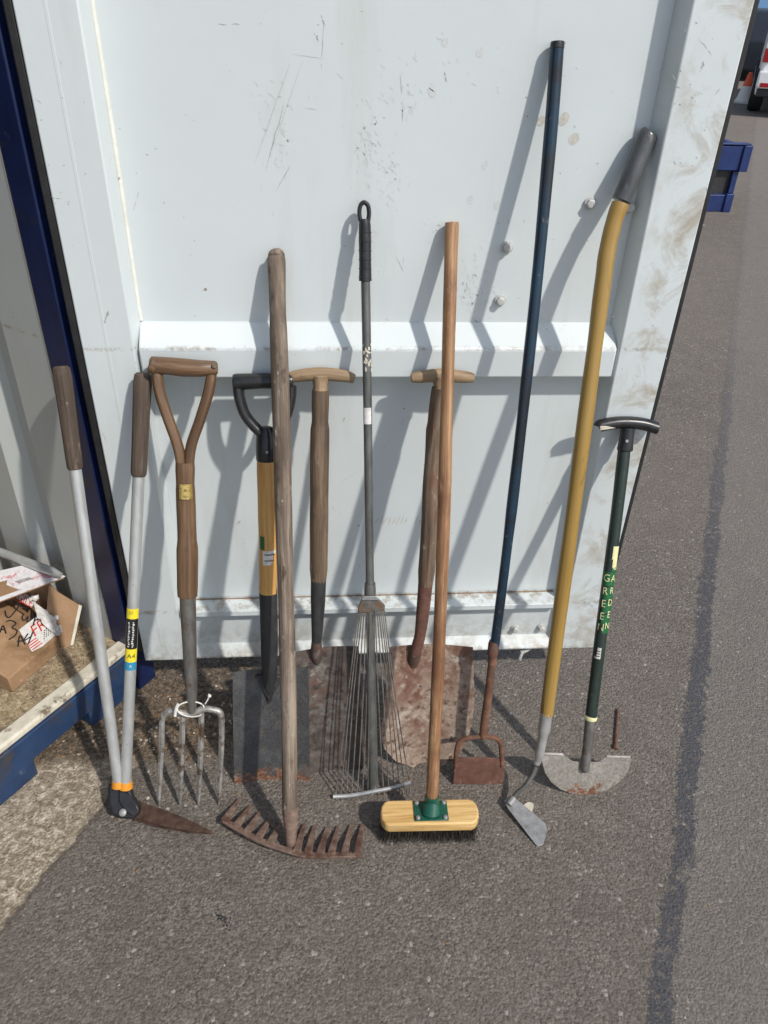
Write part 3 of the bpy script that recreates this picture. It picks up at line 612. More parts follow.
# 1 long handled shears ---------------------------------------------------
B = G(124, 806, .022); t = thing('long_handled_shears', (B.x, B.y, 0), 'long handled lawn shears with two silver tubes and brown grips', 'garden shears')
BL, BR = G(121, 800, .03), G(125, 800, .03)
AL, AR = D(61, 366, -.02), D(143, 373, -.018)
BL2, BR2 = BL+V((-.006, 0, .0)), BR+V((.004, 0, 0))
tl, tr = AV(AL, BL, 468), AV(AR, BR, 475); el, er = AV(AL, BL, 782), AV(AR, BR, 782)
MB().tube([tl, el], .0122, 16).build('tube_handle', 'alu', t); MB().tube([tr, er], .0122, 16).build('tube_handle', 'alu', t)
for A_, q in ((AL, tl), (AR, tr)):
    d = (q-A_).normalized(); MB().tube([A_, A_+d*.004, A_+d*.02, q-d*.02, q-d*.003, q+d*.002], [.012, .0158, .0172, .0160, .0155, .0135], 18, wob=.0006).build('grip', 'grip_brown', t)
n_ = V((0, -.62, .78)).normalized()
Ph = G(124, 806, .03); pp = lambda u, v: PL(u, v, Ph, n_)
MB().prism([pp(*q) for q in ((109, 783), (131, 785), (134, 796), (141, 805), (140, 814), (134, 819), (122, 818), (112, 814), (109, 800))], n_, .026).build('head', 'black_plastic', t, bevel=.006, seg=3)
for (u0, v0, u1, v1) in ((107.5, 780, 119.5, 785.5), (118.5, 781, 132, 787)):
    a_, b_ = AV(AL if u0 < 115 else AR, BL if u0 < 115 else BR, v0), AV(AL if u0 < 115 else AR, BL if u0 < 115 else BR, v1)
    MB().tube([a_, b_], [.0137, .0165], 14).build('collar', 'orange', t)
MB().prism([PL(u, v, Ph+n_*.015, n_) for u, v in ((119, 790), (127, 792), (137, 803), (140, 810), (134, 817), (126, 812), (119, 802))], n_, .008).build('pivot_plate', 'black_plastic', t, bevel=.003)
bc = pp(125, 812)+n_*.018; MB().tube([bc, bc+n_*.004, bc+n_*.006], [.0085, .0085, .005], 16).build('pivot_bolt', 'steel', t, bevel=.001)
nb = V((.1, -.35, .93)).normalized(); Pb = G(137, 812, .016)
MB().prism([G(u, v, .018-.00012*(u-133)) for u, v in ((133, 799), (150, 805), (175, 814), (198, 824), (216, 833.5), (190, 831), (160, 825.5), (136, 818))], V((0, 0, 1)), .0028).build('blade', 'blade_rust_dark', t, bevel=.0008)
MB().prism([G(u, v, .011-.00008*(u-133)) for u, v in ((134, 808), (160, 817), (190, 828), (212, 834), (188, 832.5), (158, 827), (134, 820))], V((0, 0, 1)), .0024).build('blade', 'blade_rust_dark', t)
sh = Shaft(AR, BR, .0122)
for v0, v1, mt in ((607, 623, 'yellow_label'), (618, 651, 'black_label'), (649, 661, 'yellow_label'), (660, 668, 'blue_label')):
    pass
for v0, v1, mt in ((607, 617, 'yellow_label'), (617, 647, 'black_label'), (647, 660, 'yellow_label'), (660, 668, 'blue_label')):
    sh.patch(MB(), v0, v1, -100, 62, .0006).build('sticker', mt, t)
wt = MB()
for col_ in (-30, 8):
    v_ = 620.0
    while v_ < 644:
        h_ = random.uniform(.7, 1.5); th = col_+random.uniform(-4, 4); sh.patch(wt, v_, v_+h_, th-random.uniform(4, 9), th+random.uniform(4, 11), .0012); v_ += h_+random.uniform(.5, 1.1)
wt.build('sticker_lettering', 'white_label', t); wt = MB(); sh.text(wt, 'R', 664, .0, .009); wt.build('sticker_lettering', 'white_label', t)
wt = MB(); sh.text(wt, 'A4', 654, 0, .014); wt.build('sticker_lettering', 'black_label', t); wt = MB(); sh.text(wt, '///', 611, -.004, .011); wt.build('sticker_lettering', 'black_label', t)

# 2 digging fork ------------------------------------------------------------
Bf = G(189, 805, .004); Af = D(184, 361, -.030); a, x, n = toolplane(Af, Bf); f = lambda u, v, l=0: PL(u, v, Af+n*l, n)
t = thing('garden_fork', (Bf.x, Bf.y, 0), 'four tined digging fork with a split wooden Y handle', 'garden fork')
MB().tube(curve([f(185, 462), f(185.5, 490), f(187, 540), f(187.5, 596)]), [.0185]*6+[.0195]*7+[.0215]*5+[.0205], 18, wob=.0006, flat_=.9).build('shaft', 'wood_varnish', t)
Lp_ = curve([f(157, 372), f(160, 393), f(168, 418), f(177, 443), f(181, 462), f(182, 490)]); Rp = curve([f(212, 374), f(208, 394), f(200, 420), f(192, 443), f(189, 462), f(188.5, 490)])
for pth in (Lp_, Rp): MB().tube(pth, [.0095, .0102]+[.0108]*(len(pth)-8)+[.0115]*6, 14, flat_=1.15).build('handle_arm', 'wood_varnish', t)
MB().tube([f(150.5, 365, .002), f(152, 365, .002), f(168, 366, .002), f(183, 367.5, .002), f(200, 368.5, .002), f(215.5, 368, .002), f(217.5, 368, .002)], [.013, .0165, .0165, .0175, .0165, .0140, .0105], 18, wob=.0003).build('grip', 'wood_varnish', t)
MB().tube([f(150, 364, .004), f(157, 367, .004)], [.0165, .0165], 12).build('handle_cap', 'wood_varnish', t, bevel=.003)
MB().tube([f(214.5, 365.5, .012), f(214.5, 365.5, .020)], [.006, .005], 10).build('rivet', 'wood_worn', t)
MB().tube([f(187.5, 594), f(188.5, 620), f(190, 660), f(191.5, 690), f(192, 712)], [.0172, .0165, .0145, .0135, .0095], 16).build('socket', 'steel_dull', t, bevel=.001)
hd = MB(); cb = curve([f(162, 720), f(164.5, 714), f(172, 711), f(186, 714), f(194, 713), f(203, 709), f(214, 710), f(220, 713), f(222, 722)])
hd.tube(cb, .0075, 10)
hd.build('crossbar', 'fork_steel', t)
for (u0, v0, u1) in ((162, 718, 159), (182.5, 712, 180), (201.5, 712, 198.5), (221.8, 718, 219)):
    pts = [f(u0, v0), f(u0-.1, v0+25), f(u0*.5+u1*.5, 770), f(u1+.2, 795), f(u1, 805)]
    MB().tube(pts, [.0068, .0070, .0064, .0048, .0014], 6, flat_=1.1).build('tine', 'fork_steel', t)
st = MB(); c_ = f(191, 706, .004); k = 26
ring = []
for i in range(k+1):
    th = 2*math.pi*i/k; ring.append(c_+x*.028*math.cos(th)+a*(-.014*math.sin(th)-.002)+n*.018*math.cos(th*.5+.3)*.6+n*.012)
st.tube(ring[2:], .0016, 6); st.tube(curve([f(205, 704, .02), f(208, 699, .022), f(209, 694, .022)]), .0014, 6); st.ball(f(209.5, 696, .022), .004)
st.tube(curve([f(178, 704, .02), f(176, 709, .02), f(175, 716, .02)]), [.003]*12+[.0035], 6); st.build('string_tie', 'string', t)
shf = Shaft(f(185, 462), f(187.5, 596), .0195); bd = MB(); shf.patch(bd, 482, 497, -38, 42, .0012); bd.build('badge', 'gold', t)
bt = MB(); shf.text(bt, 'III', 488, 0, .008, lift=.002); shf.text(bt, '~', 494, 0, .012, lift=.002); bt.build('badge_marks', 'black_label', t)

# 3 spade with black D grip -------------------------------------------------
Bs = G(270, 783, .004); As = D(263, 380, -.022); a, x, n = toolplane(As, Bs); f = lambda u, v, l=0: PL(u, v, As+n*l, n)
t = thing('garden_spade', (Bs.x, Bs.y, 0), 'digging spade with black D grip, yellow wood shaft and grey hammered blade', 'spade')
MB().tube(curve([f(266.5, 455), f(267, 500), f(268, 550), f(268, 592)]), .0196, 18, wob=.0004).build('shaft', 'wood_new', t)
MB().tube([f(266, 427), f(266.3, 436), f(266.5, 447), f(266.5, 459), f(266.5, 461)], [.0130, .0205, .0215, .0215, .0200], 16).build('grip_socket', 'black_plastic', t, bevel=.0015)
ap = [f(238, 386), f(240, 400), f(246, 416), f(258, 430), f(268, 437), f(279, 429), f(287, 414), f(290.5, 399), f(291, 386)]
MB().tube(curve(ap), .0112, 12, flat_=1.25).build('grip_arms', 'black_plastic', t)
MB().tube([f(233, 382, .002), f(236, 382, .002), f(263, 381, .002), f(289, 381, .002), f(293, 381, .002)], [.0145, .0165, .0155, .0165, .0145], 16).build('grip', 'black_plastic', t, bevel=.001)
rv = f(267, 452, .021); MB().tube([rv, rv+n*.002], .003, 10).build('rivet', 'steel', t)
MB().tube([f(268, 586), f(268.8, 610), f(269.3, 650), f(269.5, 676, -.003), f(269, 703, -.016)], [.0200, .0196, .0190, .0165, .005], 16, flat_=.8).build('socket', 'black_matt', t, bevel=.001)
bl = MB(); lft = [(232.5, 674), (232.5, 700), (233, 740), (234, 786)]; rgt = [(308, 669), (309, 700), (309.5, 740), (309.5, 782)]
def blade(outL, outR, depth, name, mat, t, th=.003, bottom=None, nx=12):
    """dished plate between a left and a right outline (view points), hollow towards the front"""
    rows = []
    for (l, r) in zip(outL, outR):
        A_, B_ = f(*l), f(*r); row = []
        for i in range(nx+1):
            s_ = i/nx; row.append(A_.lerp(B_, s_)+n*(-.006 - depth*math.sin(math.pi*s_)))
        rows.append(row)
    mb = MB(); m_ = len(rows); w = nx+1; vs = [p for r_ in rows for p in r_]; k = len(vs); vs2 = [p-n*th for p in vs]
    fs = [(i*w+j, i*w+j+1, (i+1)*w+j+1, (i+1)*w+j) for i in range(m_-1) for j in range(nx)]
    fs += [tuple(k+q for q in reversed(fc)) for fc in fs]
    for j in range(nx): fs += [(j, k+j, k+j+1, j+1), ((m_-1)*w+j, (m_-1)*w+j+1, k+(m_-1)*w+j+1, k+(m_-1)*w+j)]
    for i in range(m_-1): fs += [(i*w, (i+1)*w, k+(i+1)*w, k+i*w), (i*w+nx, k+i*w+nx, k+(i+1)*w+nx, (i+1)*w+nx)]
    mb.add(vs+vs2, fs); return mb.build(name, mat, t)
blade(lft, rgt, .008, 'blade', 'spade_blade', t)
MB().prism([f(255, 675, -.010), f(269, 701, -.010), f(284, 675, -.010)], n, .010).build('socket_strap', 'black_matt', t, bevel=.003)
shs = Shaft(f(267, 500), f(268, 592), .0196); shs.patch(MB(), 548, 562, -30, 60, .0008).build('sticker', 'white_label', t); shs.patch(MB(), 534, 547, -48, -18, .0008).build('sticker', 'green_label', t)
bt = MB(); shs.patch(bt, 551, 552.2, -18, 48, .0014); bt.build('printed_line', 'wood_worn', t); bt = MB(); shs.patch(bt, 557, 558, -18, 40, .0014); bt.build('printed_line', 'wood_worn', t)

# 4 old T handled spade ------------------------------------------------------
def thandle(ul, ur, v, uc, vs_, half, name='t_grip', mat='wood_worn_pale', r=.0125, sag=4):
    pts = curve([f(ul, v+sag), f(ul*.7+uc*.3, v+1), f(uc, v-1), f(ur*.7+uc*.3, v+1), f(ur, v+sag)])
    k = len(pts); rad = [r*(.72+.36*math.sin(math.pi*(i+.5)/k)) for i in range(k)]
    mb = MB().tube(pts, rad, 14, flat_=.95); mb.tube([f(uc, v), f(uc, v+11), f(uc, vs_)], [r*1.5, r*1.15, half], 14)
    return mb.build(name, mat, t, bevel=.0015)
Bs = G(338, 776, .004); As = D(320, 377, -.022); a, x, n = toolplane(As, Bs); f = lambda u, v, l=0: PL(u, v, As+n*l, n)
t = thing('garden_spade', (Bs.x, Bs.y, 0), 'old brown T handled spade with black socket behind the wire rake', 'spade')
thandle(287, 354.5, 375, 320.5, 394, .0172)
MB().tube(curve([f(320.5, 390), f(320, 430), f(319, 500), f(318.5, 582)]), [.0172]*6+[.0200]*6+[.0195]*6+[.0165], 18, wob=.0008).build('shaft', 'wood_worn', t)
MB().tube([f(318.5, 578), f(318, 600), f(317.2, 630), f(316.5, 642)], [.0172, .0165, .0130, .0110], 14).build('socket', 'black_matt', t, bevel=.001)
MB().tube([f(316.6, 640), f(316.3, 648, -.003), f(316.3, 653, -.012), f(317, 662, -.024)], [.0112, .0125, .014, .010], 12).build('neck', 'shovel_dark', t)
blade([(290, 655), (292, 690), (295, 730), (298, 762), (306, 777)], [(359, 648), (361, 690), (364, 730), (367, 760), (362, 772)], .012, 'blade', 'shovel_dark', t)

# 5 round mouthed shovel -----------------------------------------------------
Bs = G(425, 768, .004); As = D(442, 379, -.022); a, x, n = toolplane(As, Bs); f = lambda u, v, l=0: PL(u, v, As+n*l, n)
t = thing('shovel', (Bs.x, Bs.y, 0), 'weathered T handled shovel with broad pale rusty blade behind the broom', 'shovel')
thandle(411, 474, 376, 441, 392, .0165, mat='wood_worn_pale', r=.0125, sag=2)
MB().tube(curve([f(440, 388), f(436, 430), f(431, 500), f(425.5, 585)]), [.0165]*6+[.0190]*6+[.0185]*6+[.016], 18, wob=.002, seed=5).build('shaft', 'wood_rot', t)
MB().tube(curve([f(425.5, 583), f(423, 610), f(420, 635), f(416.5, 648, -.004), f(414, 657, -.018), f(412, 668, -.034)]), [.0162, .0150, .0128, .0130, .016, .012], 14).build('socket', 'rust_red', t)
blade([(389.5, 649), (387, 680), (384, 712), (381, 735), (384, 750), (396, 763), (416, 770)], [(473.5, 649), (474.5, 680), (475, 705), (472, 728), (467, 745), (456, 761), (438, 770)], .014, 'blade', 'shovel_pale', t, nx=16)

# 6 wire leaf rake -------------------------------------------------------------
Bs = G(373, 789, .012); As = D(364, 203, YP-.022); a, x, n = toolplane(As, Bs); f = lambda u, v, l=0: PL(u, v, As+n*l, n)
t = thing('wire_leaf_rake', (Bs.x, Bs.y, 0), 'wire leaf rake with grey metal shaft and black plastic grip', 'leaf rake')
MB().tube(curve([f(365.5, 276), f(367.5, 400), f(370, 590), f(371.5, 700), f(373.5, 790)]), [.0088]*12+[.0096]*4+[.0112]*8+[.0112], 14).build('shaft', 'galv', t)
gp = MB(); gp.tube([f(364.5, 219), f(364.8, 226), f(365, 240), f(365.2, 262), f(365.3, 277), f(365.3, 281)], [.0098, .0112, .0116, .0112, .0118, .0122], 16)
lp = [f(360.5, 221), f(359.3, 213), f(360.5, 205.5), f(364, 202.5), f(367.8, 205.5), f(369, 213), f(368.2, 221)]
gp.tube(curve(lp), .0042, 10, flat_=1.6)
for v in range(232, 279, 9): gp.tube([f(365.1, v), f(365.1, v+1.2)], .0122, 16)
gp.build('grip', 'black_plastic', t, bevel=.0006)
shl = Shaft(f(367.5, 400), f(370, 590), .0092); P1 = shl
sl2 = Shaft(f(365.5, 276), f(367.5, 400), .0090)
sl2.patch(MB(), 407, 425, -50, 45, .0008).build('sticker', 'white_label', t); 
pc = MB()
for i in range(34):
    v = 343+random.random()*28; th = random.uniform(-50, 60); sl2.patch(pc, v, v+1.2+random.random()*2.4, th, th+8+random.random()*16, .0004+random.random()*.0006)
pc.build('paint_flecks', 'sill_rubber', t)
bk = MB(); bk.tube([f(370, 583), f(370, 590), f(370, 612)], [.0118, .0128, .0128], 14)
MB().prism([f(362, 598, .010), f(378, 598, .010), f(385, 605, .010), f(384.5, 611, .010), f(358.5, 613, .010), f(358, 607, .010)], n, .006).build('collar', 'collar_metal', t, bevel=.002)
MB().prism([f(364, 596, .016), f(376, 596, .016), f(379, 600, .016), f(361, 600, .016)], n, .003).build('collar_clip', 'steel', t, bevel=.001)
bk.build('ferrule', 'galv', t)
for i in range(15):
    s_ = i/14; ut = 358.5+26*s_; ub = 336+74*s_; vb = 793-7.5*s_+5*math.sin(math.pi*s_)
    if abs(ub-373) < 2.5: continue
    top_, bot = f(ut, 611, .010), f(ub, vb, .006)
    tipn = bot+V((0, -.012, -.012)); tipn.z = max(tipn.z, .0015)
    bow = n*.006*math.sin(i*2.1)+x*.0032*math.sin(i*5.3)
    MB().tube(curve([top_, top_.lerp(bot, .4)+bow, top_.lerp(bot, .8)+bow*.6, bot, tipn], 4), .0014, 5).build('wire_tine', 'tine_wire', t)
MB().tube(curve([f(333, 796.5, .010), f(350, 795.5, .010), f(373, 791.5, .012), f(394, 787.5, .010), f(411, 782, .010)]), .0052, 10, flat_=1.0).build('spacer_bar', 'alu_socket', t)

# 7 old iron garden rake --------------------------------------------------------
Bs = G(290, 843, .022); As = D(276.5, 257, YP-.019); a, x, n = toolplane(As, Bs); f = lambda u, v, l=0: PL(u, v, As+n*l, n)
t = thing('garden_rake', (Bs.x, Bs.y, 0), 'old iron garden rake with grey weathered pole and curved rusty head', 'garden rake')
MB().tube(curve([f(276.5, 255.5), f(277, 262), f(278.5, 330), f(282, 450), f(286, 600), f(289, 720), f(290, 812)]), [.0105, .0148]+[.0158]*4+[.0162]*6+[.0172]*6+[.0172]*6+[.0172]*6+[.0170]*6+[.0160], 18, wob=.0018, seed=3).build('handle', 'wood_ash_grey', t, bevel=.002)
MB().tube([f(290, 806), f(290.3, 813), f(291, 836), f(290.5, 851)], [.0175, .0172, .0125, .010], 12).build('ferrule', 'rake_rust', t)
bar = [(222, 821), (256, 840.5), (289, 852.5), (311, 857), (362, 856)]; zb_ = .024
bp3 = curve([G(u, v, zb_) for u, v in bar], 5)
hb = MB(); vs = []; L_ = len(bp3)
for i, p in enumerate(bp3):
    d = (bp3[min(i+1, L_-1)]-bp3[max(i-1, 0)]).normalized(); q = V((-d.y, d.x, 0)); w = .011
    for (s_, z_) in ((-.004, .006), (w*1.0, .001), (w*1.0, -.005), (-.004, -.001)): vs.append(p+q*s_+V((0, 0, z_)))
hb.add(vs, [(i*4+j, i*4+(j+1) % 4, (i+1)*4+(j+1) % 4, (i+1)*4+j) for i in range(L_-1) for j in range(4)]+[(0, 1, 2, 3), tuple((L_-1)*4+j for j in (3, 2, 1, 0))])
hb.build('head_bar', 'rake_rust', t, bevel=.0012)
tips = [(239.5, 799, 225, 820), (250.5, 805.5, 236, 826), (260, 812, 247, 832), (270, 819, 258, 838), (281, 823, 270, 843), (304, 824.5, 297, 851), (314, 826, 308, 853), (327, 827.5, 320, 854), (338, 826.5, 331, 854.5), (351, 825, 344, 855), (362, 824, 357, 855)]
for (u0, v0, u1, v1) in tips:
    tip, base = G(u0, v0, .003), G(u1, v1, zb_+.003); d = (tip-base).normalized(); s_ = d.cross(V((0, 0, 1))).normalized(); w = s_.cross(d)
    mb = MB(); mb.hexa([base-s_*.0095-w*.0035, base+s_*.0095-w*.0035, base+s_*.0080+w*.0035, base-s_*.0080+w*.0035], [tip-s_*.0042-w*.0015, tip+s_*.0042-w*.0015, tip+s_*.0034+w*.0015, tip-s_*.0034+w*.0015])
    mb.build('tine', 'rake_rust', t, bevel=.0006)

# 8 broom -------------------------------------------------------------------------
Bs = G(431, 812, .072); As = D(452, 229, YP-.016); a, x, n = toolplane(As, Bs); f = lambda u, v, l=0: PL(u, v, As+n*l, n)
q0, q1 = G(381, 826, .075), G(481, 824, .075); bx_ = (q1-q0).normalized(); by_ = V((-bx_.y, bx_.x, 0)); mid_ = (q0+q1)/2+by_*.033
t = thing('yard_broom', (mid_.x, mid_.y, 0), 'yard broom with varnished pole, pale wood head and green metal bracket', 'broom')
MB().tube(curve([f(452, 226.5), f(451.8, 232), f(449, 330), f(442.5, 560), f(432, 797)]), [.0085, .0122]+[.0128]*4+[.0128]*10+[.0134]*4+[.0134]*5, 16, wob=.0012, seed=8).build('handle', 'wood_broom', t, bevel=.002)
hl = (q1-q0).length/2; blk = MB(); out = []
for sx_ in (-1, 1):
    for k in range(7):
        th = (-90+30*k) if sx_ > 0 else (90+30*k); cx = sx_*(hl-.018); out.append((cx+.018*math.cos(math.radians(th)), math.copysign(1, math.sin(math.radians(th)) or 1)*.014*0+.031*math.sin(math.radians(th))))
blk.hexa([mid_+bx_*u+by_*v+V((0, 0, .047-mid_.z)) for u, v in out], [mid_+bx_*u+by_*v+V((0, 0, .075-mid_.z)) for u, v in out])
blk.build('head_block', 'broom_block', t, bevel=.0045, seg=3)
br = MB(); cz = .0475
for i in range(2400):
    u = random.uniform(-hl+.006, hl-.006); v = random.uniform(-.027, .027); p = mid_+bx_*u+by_*v; p.z = cz
    e = p+bx_*(u*.05+random.gauss(0, .004))+by_*(v*.10+random.gauss(0, .003)-.001); e.z = .001+random.random()*.006; s_ = V((random.uniform(-1, 1), random.uniform(-1, 1), 0)).normalized()*.0006
    br.add([p-s_, p+s_, e+s_*.6, e-s_*.6], [(0, 1, 2, 3)])
br.build('bristles', 'bristle', t)
bp_ = mid_.copy(); bp_.z = .0775; pc_ = G(431, 812, .0775); pc_ = mid_+bx_*((pc_-mid_).dot(bx_)); pc_.z = .0775
MB().obox(pc_, bx_, by_, V((0, 0, 1)), .037, .0245, .0015).build('bracket_plate', 'green_paint', t, bevel=.001)
MB().tube([pc_+V((0, -.004, .001)), pc_+V((0, .002, .014)), AV(f(452, 229), f(432, 797), 808), AV(f(452, 229), f(432, 797), 796)], [.0215, .0172, .0158, .0162], 16).build('bracket_socket', 'green_paint', t, bevel=.001)
for sx_ in (-1, 1):
    for sy_ in (-1, 1):
        p = pc_+bx_*.030*sx_+by_*.0185*sy_; MB().tube([p+V((0, 0, .001)), p+V((0, 0, .0055)), p+V((0, 0, .0068))], [.0055, .0048, .003], 10).build('bracket_bolt', 'steel', t)

# 9 blue pole scraper ------------------------------------------------------------------
Bs = G(479, 783, .003); As = D(557, 46, YP-.014); a, x, n = toolplane(As, Bs); f = lambda u, v, l=0: PL(u, v, As+n*l, n)
t = thing('floor_scraper', (Bs.x, Bs.y, 0), 'long dark blue pole with a rusty stirrup shaped scraper blade at its foot', 'scraper')
MB().tube(curve([f(557.5, 42.5), f(549, 150), f(532, 330), f(508, 540), f(493.5, 655)]), [.0112]*18+[.0105]*6+[.0100], 16, wob=.0006, seed=2).build('pole', 'blue_pole', t)
MB().tube([f(557.6, 41.5), f(557.4, 44.5), f(557, 49)], [.0115, .0120, .0120], 16).build('pole_cap', 'black_plastic', t, bevel=.001)
MB().tube(curve([f(493.8, 648), f(489, 690), f(484.5, 722), f(483, 738)]), [.0105]+[.0096]*11+[.0085], 12).build('socket', 'rust_tube', t)
MB().tube([f(493.9, 641), f(493.7, 644), f(492.5, 654), f(492.2, 656)], [.0105, .0118, .0116, .0104], 14, wob=.0005).build('collar', 'rust_red', t)
MB().tube(curve([f(455.5, 766), f(456.5, 751), f(460, 741.5), f(468, 738), f(483, 736.5), f(495, 738), f(500, 743), f(501.5, 753), f(502, 766)]), .0058, 10).build('stirrup', 'rust_tube', t)
MB().prism([f(457, 757.5), f(479, 757), f(502.5, 758.5), f(504.5, 771), f(504, 784), f(479, 784), f(453, 783.5), (f(454, 770))], n, .004).build('blade', 'rust_red', t, bevel=.0012)

# 10 yellow handled hoe -------------------------------------------------------------------
Bs = G(541, 800, .05); Bs = G(512, 803, .012); Ax = D(648, 135, YP-.02); Bm = G(537, 765, .0); 
hB = G(530, 800, .0); a, x, n = toolplane(Ax, hB); f = lambda u, v, l=0: PL(u, v, Ax+n*l, n)
t = thing('garden_hoe', (Bs.x, Bs.y, 0), 'hoe with bent yellow shaft, grey grip and a small angled steel blade', 'hoe')
MB().tube(curve([f(620.5, 203), f(614, 222), f(607, 252), f(602, 290), f(589, 390), f(572, 520), f(557.5, 630), f(546.5, 714)]), [.0155]*36+[.0152]*6+[.0148], 18, wob=.0004).build('shaft', 'yellow_coat', t)
MB().tube(curve([f(649.5, 133), f(646.5, 138), f(636, 165), f(626, 189), f(621, 201)]), [.011, .014, .0160, .0168]+[.0172]*13, 18).build('grip', 'grip_grey', t, bevel=.002)
MB().tube([f(647.5, 138, .0), f(650, 132.5, .0)], [.0150, .0125], 16).build('grip_cap', 'grip_grey', t, bevel=.003)
MB().tube(curve([f(546.6, 712), f(544, 730), f(539, 756), f(536.5, 764)]), [.0150]+[.0142]*4+[.0110]*4+[.0082]*3+[.0078], 14).build('socket', 'alu_socket', t, bevel=.001)
neckend = G(513, 799, .022); c1_ = f(536, 766); MB().tube(curve([c1_, f(533, 774, .004), G(525, 786, .05), G(517, 793, .033), neckend]), [.0072]*5+[.0058]*6+[.0060]*5+[.0075], 10).build('neck', 'steel_dull', t)
nb = V((.25, -.45, .86)).normalized(); Pb = G(512, 802, .020)
q = lambda u, v, l=0: PL(u, v, Pb+nb*l, nb)
MB().prism([G(u, v, .020-.00035*(v-798)) for u, v in ((504, 801), (509, 796.5), (515, 798), (545, 823), (547.5, 830), (543, 845), (537, 846.5), (508, 809))], V((.05, -.2, .95)).normalized(), .0026).build('blade', 'steel', t, bevel=.0008)
MB().tube([q(508.5, 805, .001), q(513.5, 798, .001)], [.0085, .0085], 12).build('blade_boss', 'steel', t, bevel=.001)

# 11 half moon edger ------------------------------------------------------------------------
Bs = G(586, 796, .001); As = D(628, 427, -.020); a, x, n = toolplane(As, Bs); f = lambda u, v, l=0: PL(u, v, As+n*l, n)
t = thing('lawn_edger', (Bs.x, Bs.y, 0), 'half moon lawn edger with dark green shaft and black T grip', 'lawn edger')
MB().tube(curve([f(624.5, 448), f(616, 520), f(604, 610), f(591, 716)]), .0132, 16, wob=.0003).build('shaft', 'green_shaft', t)
gm = MB().tube(curve([f(599, 427), f(601, 425.5), f(614, 423), f(629, 422.5), f(643, 424), f(655, 427.5), f(657, 428)]), [.0105, .0125]+[.0135]*33+[.0132, .0105], 16, flat_=1.0)
gm.build('t_grip', 'black_plastic', t, bevel=.002)
MB().tube([f(628, 428), f(626.5, 438), f(625, 449), f(624.8, 451)], [.0150, .0150, .0168, .0160], 16).build('grip_socket', 'black_plastic', t, bevel=.0015)
MB().prism([f(600, 426, .0135), f(606, 426, .014), (f(616, 428, .0135)), f(604, 430, .0115), f(600, 430.5, .0115)], n, .002).build('worn_patch', 'sill_rubber', t, bevel=.001)
rv = f(626.8, 441, .0158); MB().tube([rv, rv+n*.002], .0034, 10).build('rivet', 'steel', t)
MB().tube([f(591.2, 715.5), f(591, 716.3), f(590.7, 718.6), f(590.6, 719.6)], [.0134, .0145, .0145, .0134], 16).build('collar', 'cream', t, bevel=.001)
MB().tube(curve([f(590.5, 719), f(588.5, 740), f(586, 760), f(584.5, 772)]), [.0128]+[.0125]*4+[.0118]*4+[.0110]*3+[.007], 14, flat_=.9).build('socket', 'steel_dull', t, bevel=.001)
ol = [(541, 755), (542, 753), (563, 754), (568, 758), (572, 761), (580, 762), (591, 762), (600, 762), (603, 758), (606, 756), (629, 756.5), (631, 759), (630, 765), (628, 771), (622, 779), (614, 786), (604, 791), (594, 793.5), (582, 794.5), (570, 793), (560, 789), (551, 782), (545, 773), (542, 763)]
MB().prism([f(u, v, -.006) for u, v in ol], n, .003).build('blade', 'edger_blade', t, bevel=.0008)
for pl in (((541.5, 753.5), (563, 754.5)), ((606, 756.5), (630, 757))):
    MB().tube([f(*pl[0], -.006), f(*pl[1], -.006)], .0038, 8).build('tread', 'edger_steel', t, bevel=.001)
she = Shaft(f(616, 520), f(591, 716), .0132)
gl = MB()
for (v0, v1) in ((571, 585), (586, 599), (600, 612), (613, 624), (625, 632)): she.patch(gl, v0, v1-.6, -62, 88, .0006)
she.patch(gl, 559, 570.5, 22, 88, .0005); gl.build('sticker', 'green_label', t)
yl = MB(); she.patch(yl, 545, 558, 10, 75, .0006); she.patch(yl, 558, 566, 20, 72, .0007)
yl.build('sticker', 'cream', t)
tx_ = MB()
for i, ch in enumerate('GREEN'): she.text(tx_, ch, [577, 590, 602.5, 615, 626][i], -.0036, .0240, xs=.8, lift=.0012)
for i, ch in enumerate('GARDEN'): she.text(tx_, ch, [565, 577, 589, 601, 613, 624][i], .0105, .0220, xs=.7, lift=.0012)
tx_.build('sticker_lettering', 'cream', t)
she.patch(MB(), 646, 657, -38, 18, .0006).build('sticker', 'white_label', t)
bt = MB()
for v in (649, 651.5, 654): she.patch(bt, v, v+.8, -32, 12, .001)
bt.build('barcode', 'ink', t)

# ------------------------------------------------------------------ small things on the ground
p0, p1 = G(615.5, 749, .004), G(618, 709, .004)
nl = MB().tube([p0, p0.lerp(p1, .08), p0.lerp(p1, .1), p1], [.006, .006, .0042, .0036], 8).build('long_nail', 'rust')
tag(nl, 'long rusty nail lying on the asphalt right of the half moon edger', 'nail')
lf = MB(); pc_ = G(529, 807, .003)
ring = [pc_+V((.011*math.cos(q_)*(1+.2*math.sin(3*q_)), .012*math.sin(q_), .002*math.sin(2*q_))) for q_ in [i*2*math.pi/14 for i in range(14)]]
lf.prism(ring, V((0, 0, 1)), .0025); tag(lf.build('dry_leaf', 'sill_rubber'), 'small pale dry leaf beside the hoe blade', 'leaf')
gs = MB()
def chip(p, s):
    k = 6; vs = [p+V((math.cos(i*1.047+random.random()*.5), math.sin(i*1.047+random.random()*.5), 0))*s*(.6+.6*random.random()) for i in range(k)]
    top_ = [v*1+V((0, 0, s*(.5+.5*random.random()))) for v in vs]; c_ = sum(vs, V())/k; top_ = [c_.lerp(q_, .7)+V((0, 0, s*.4)) for q_ in vs]; gs.hexa(vs, top_)
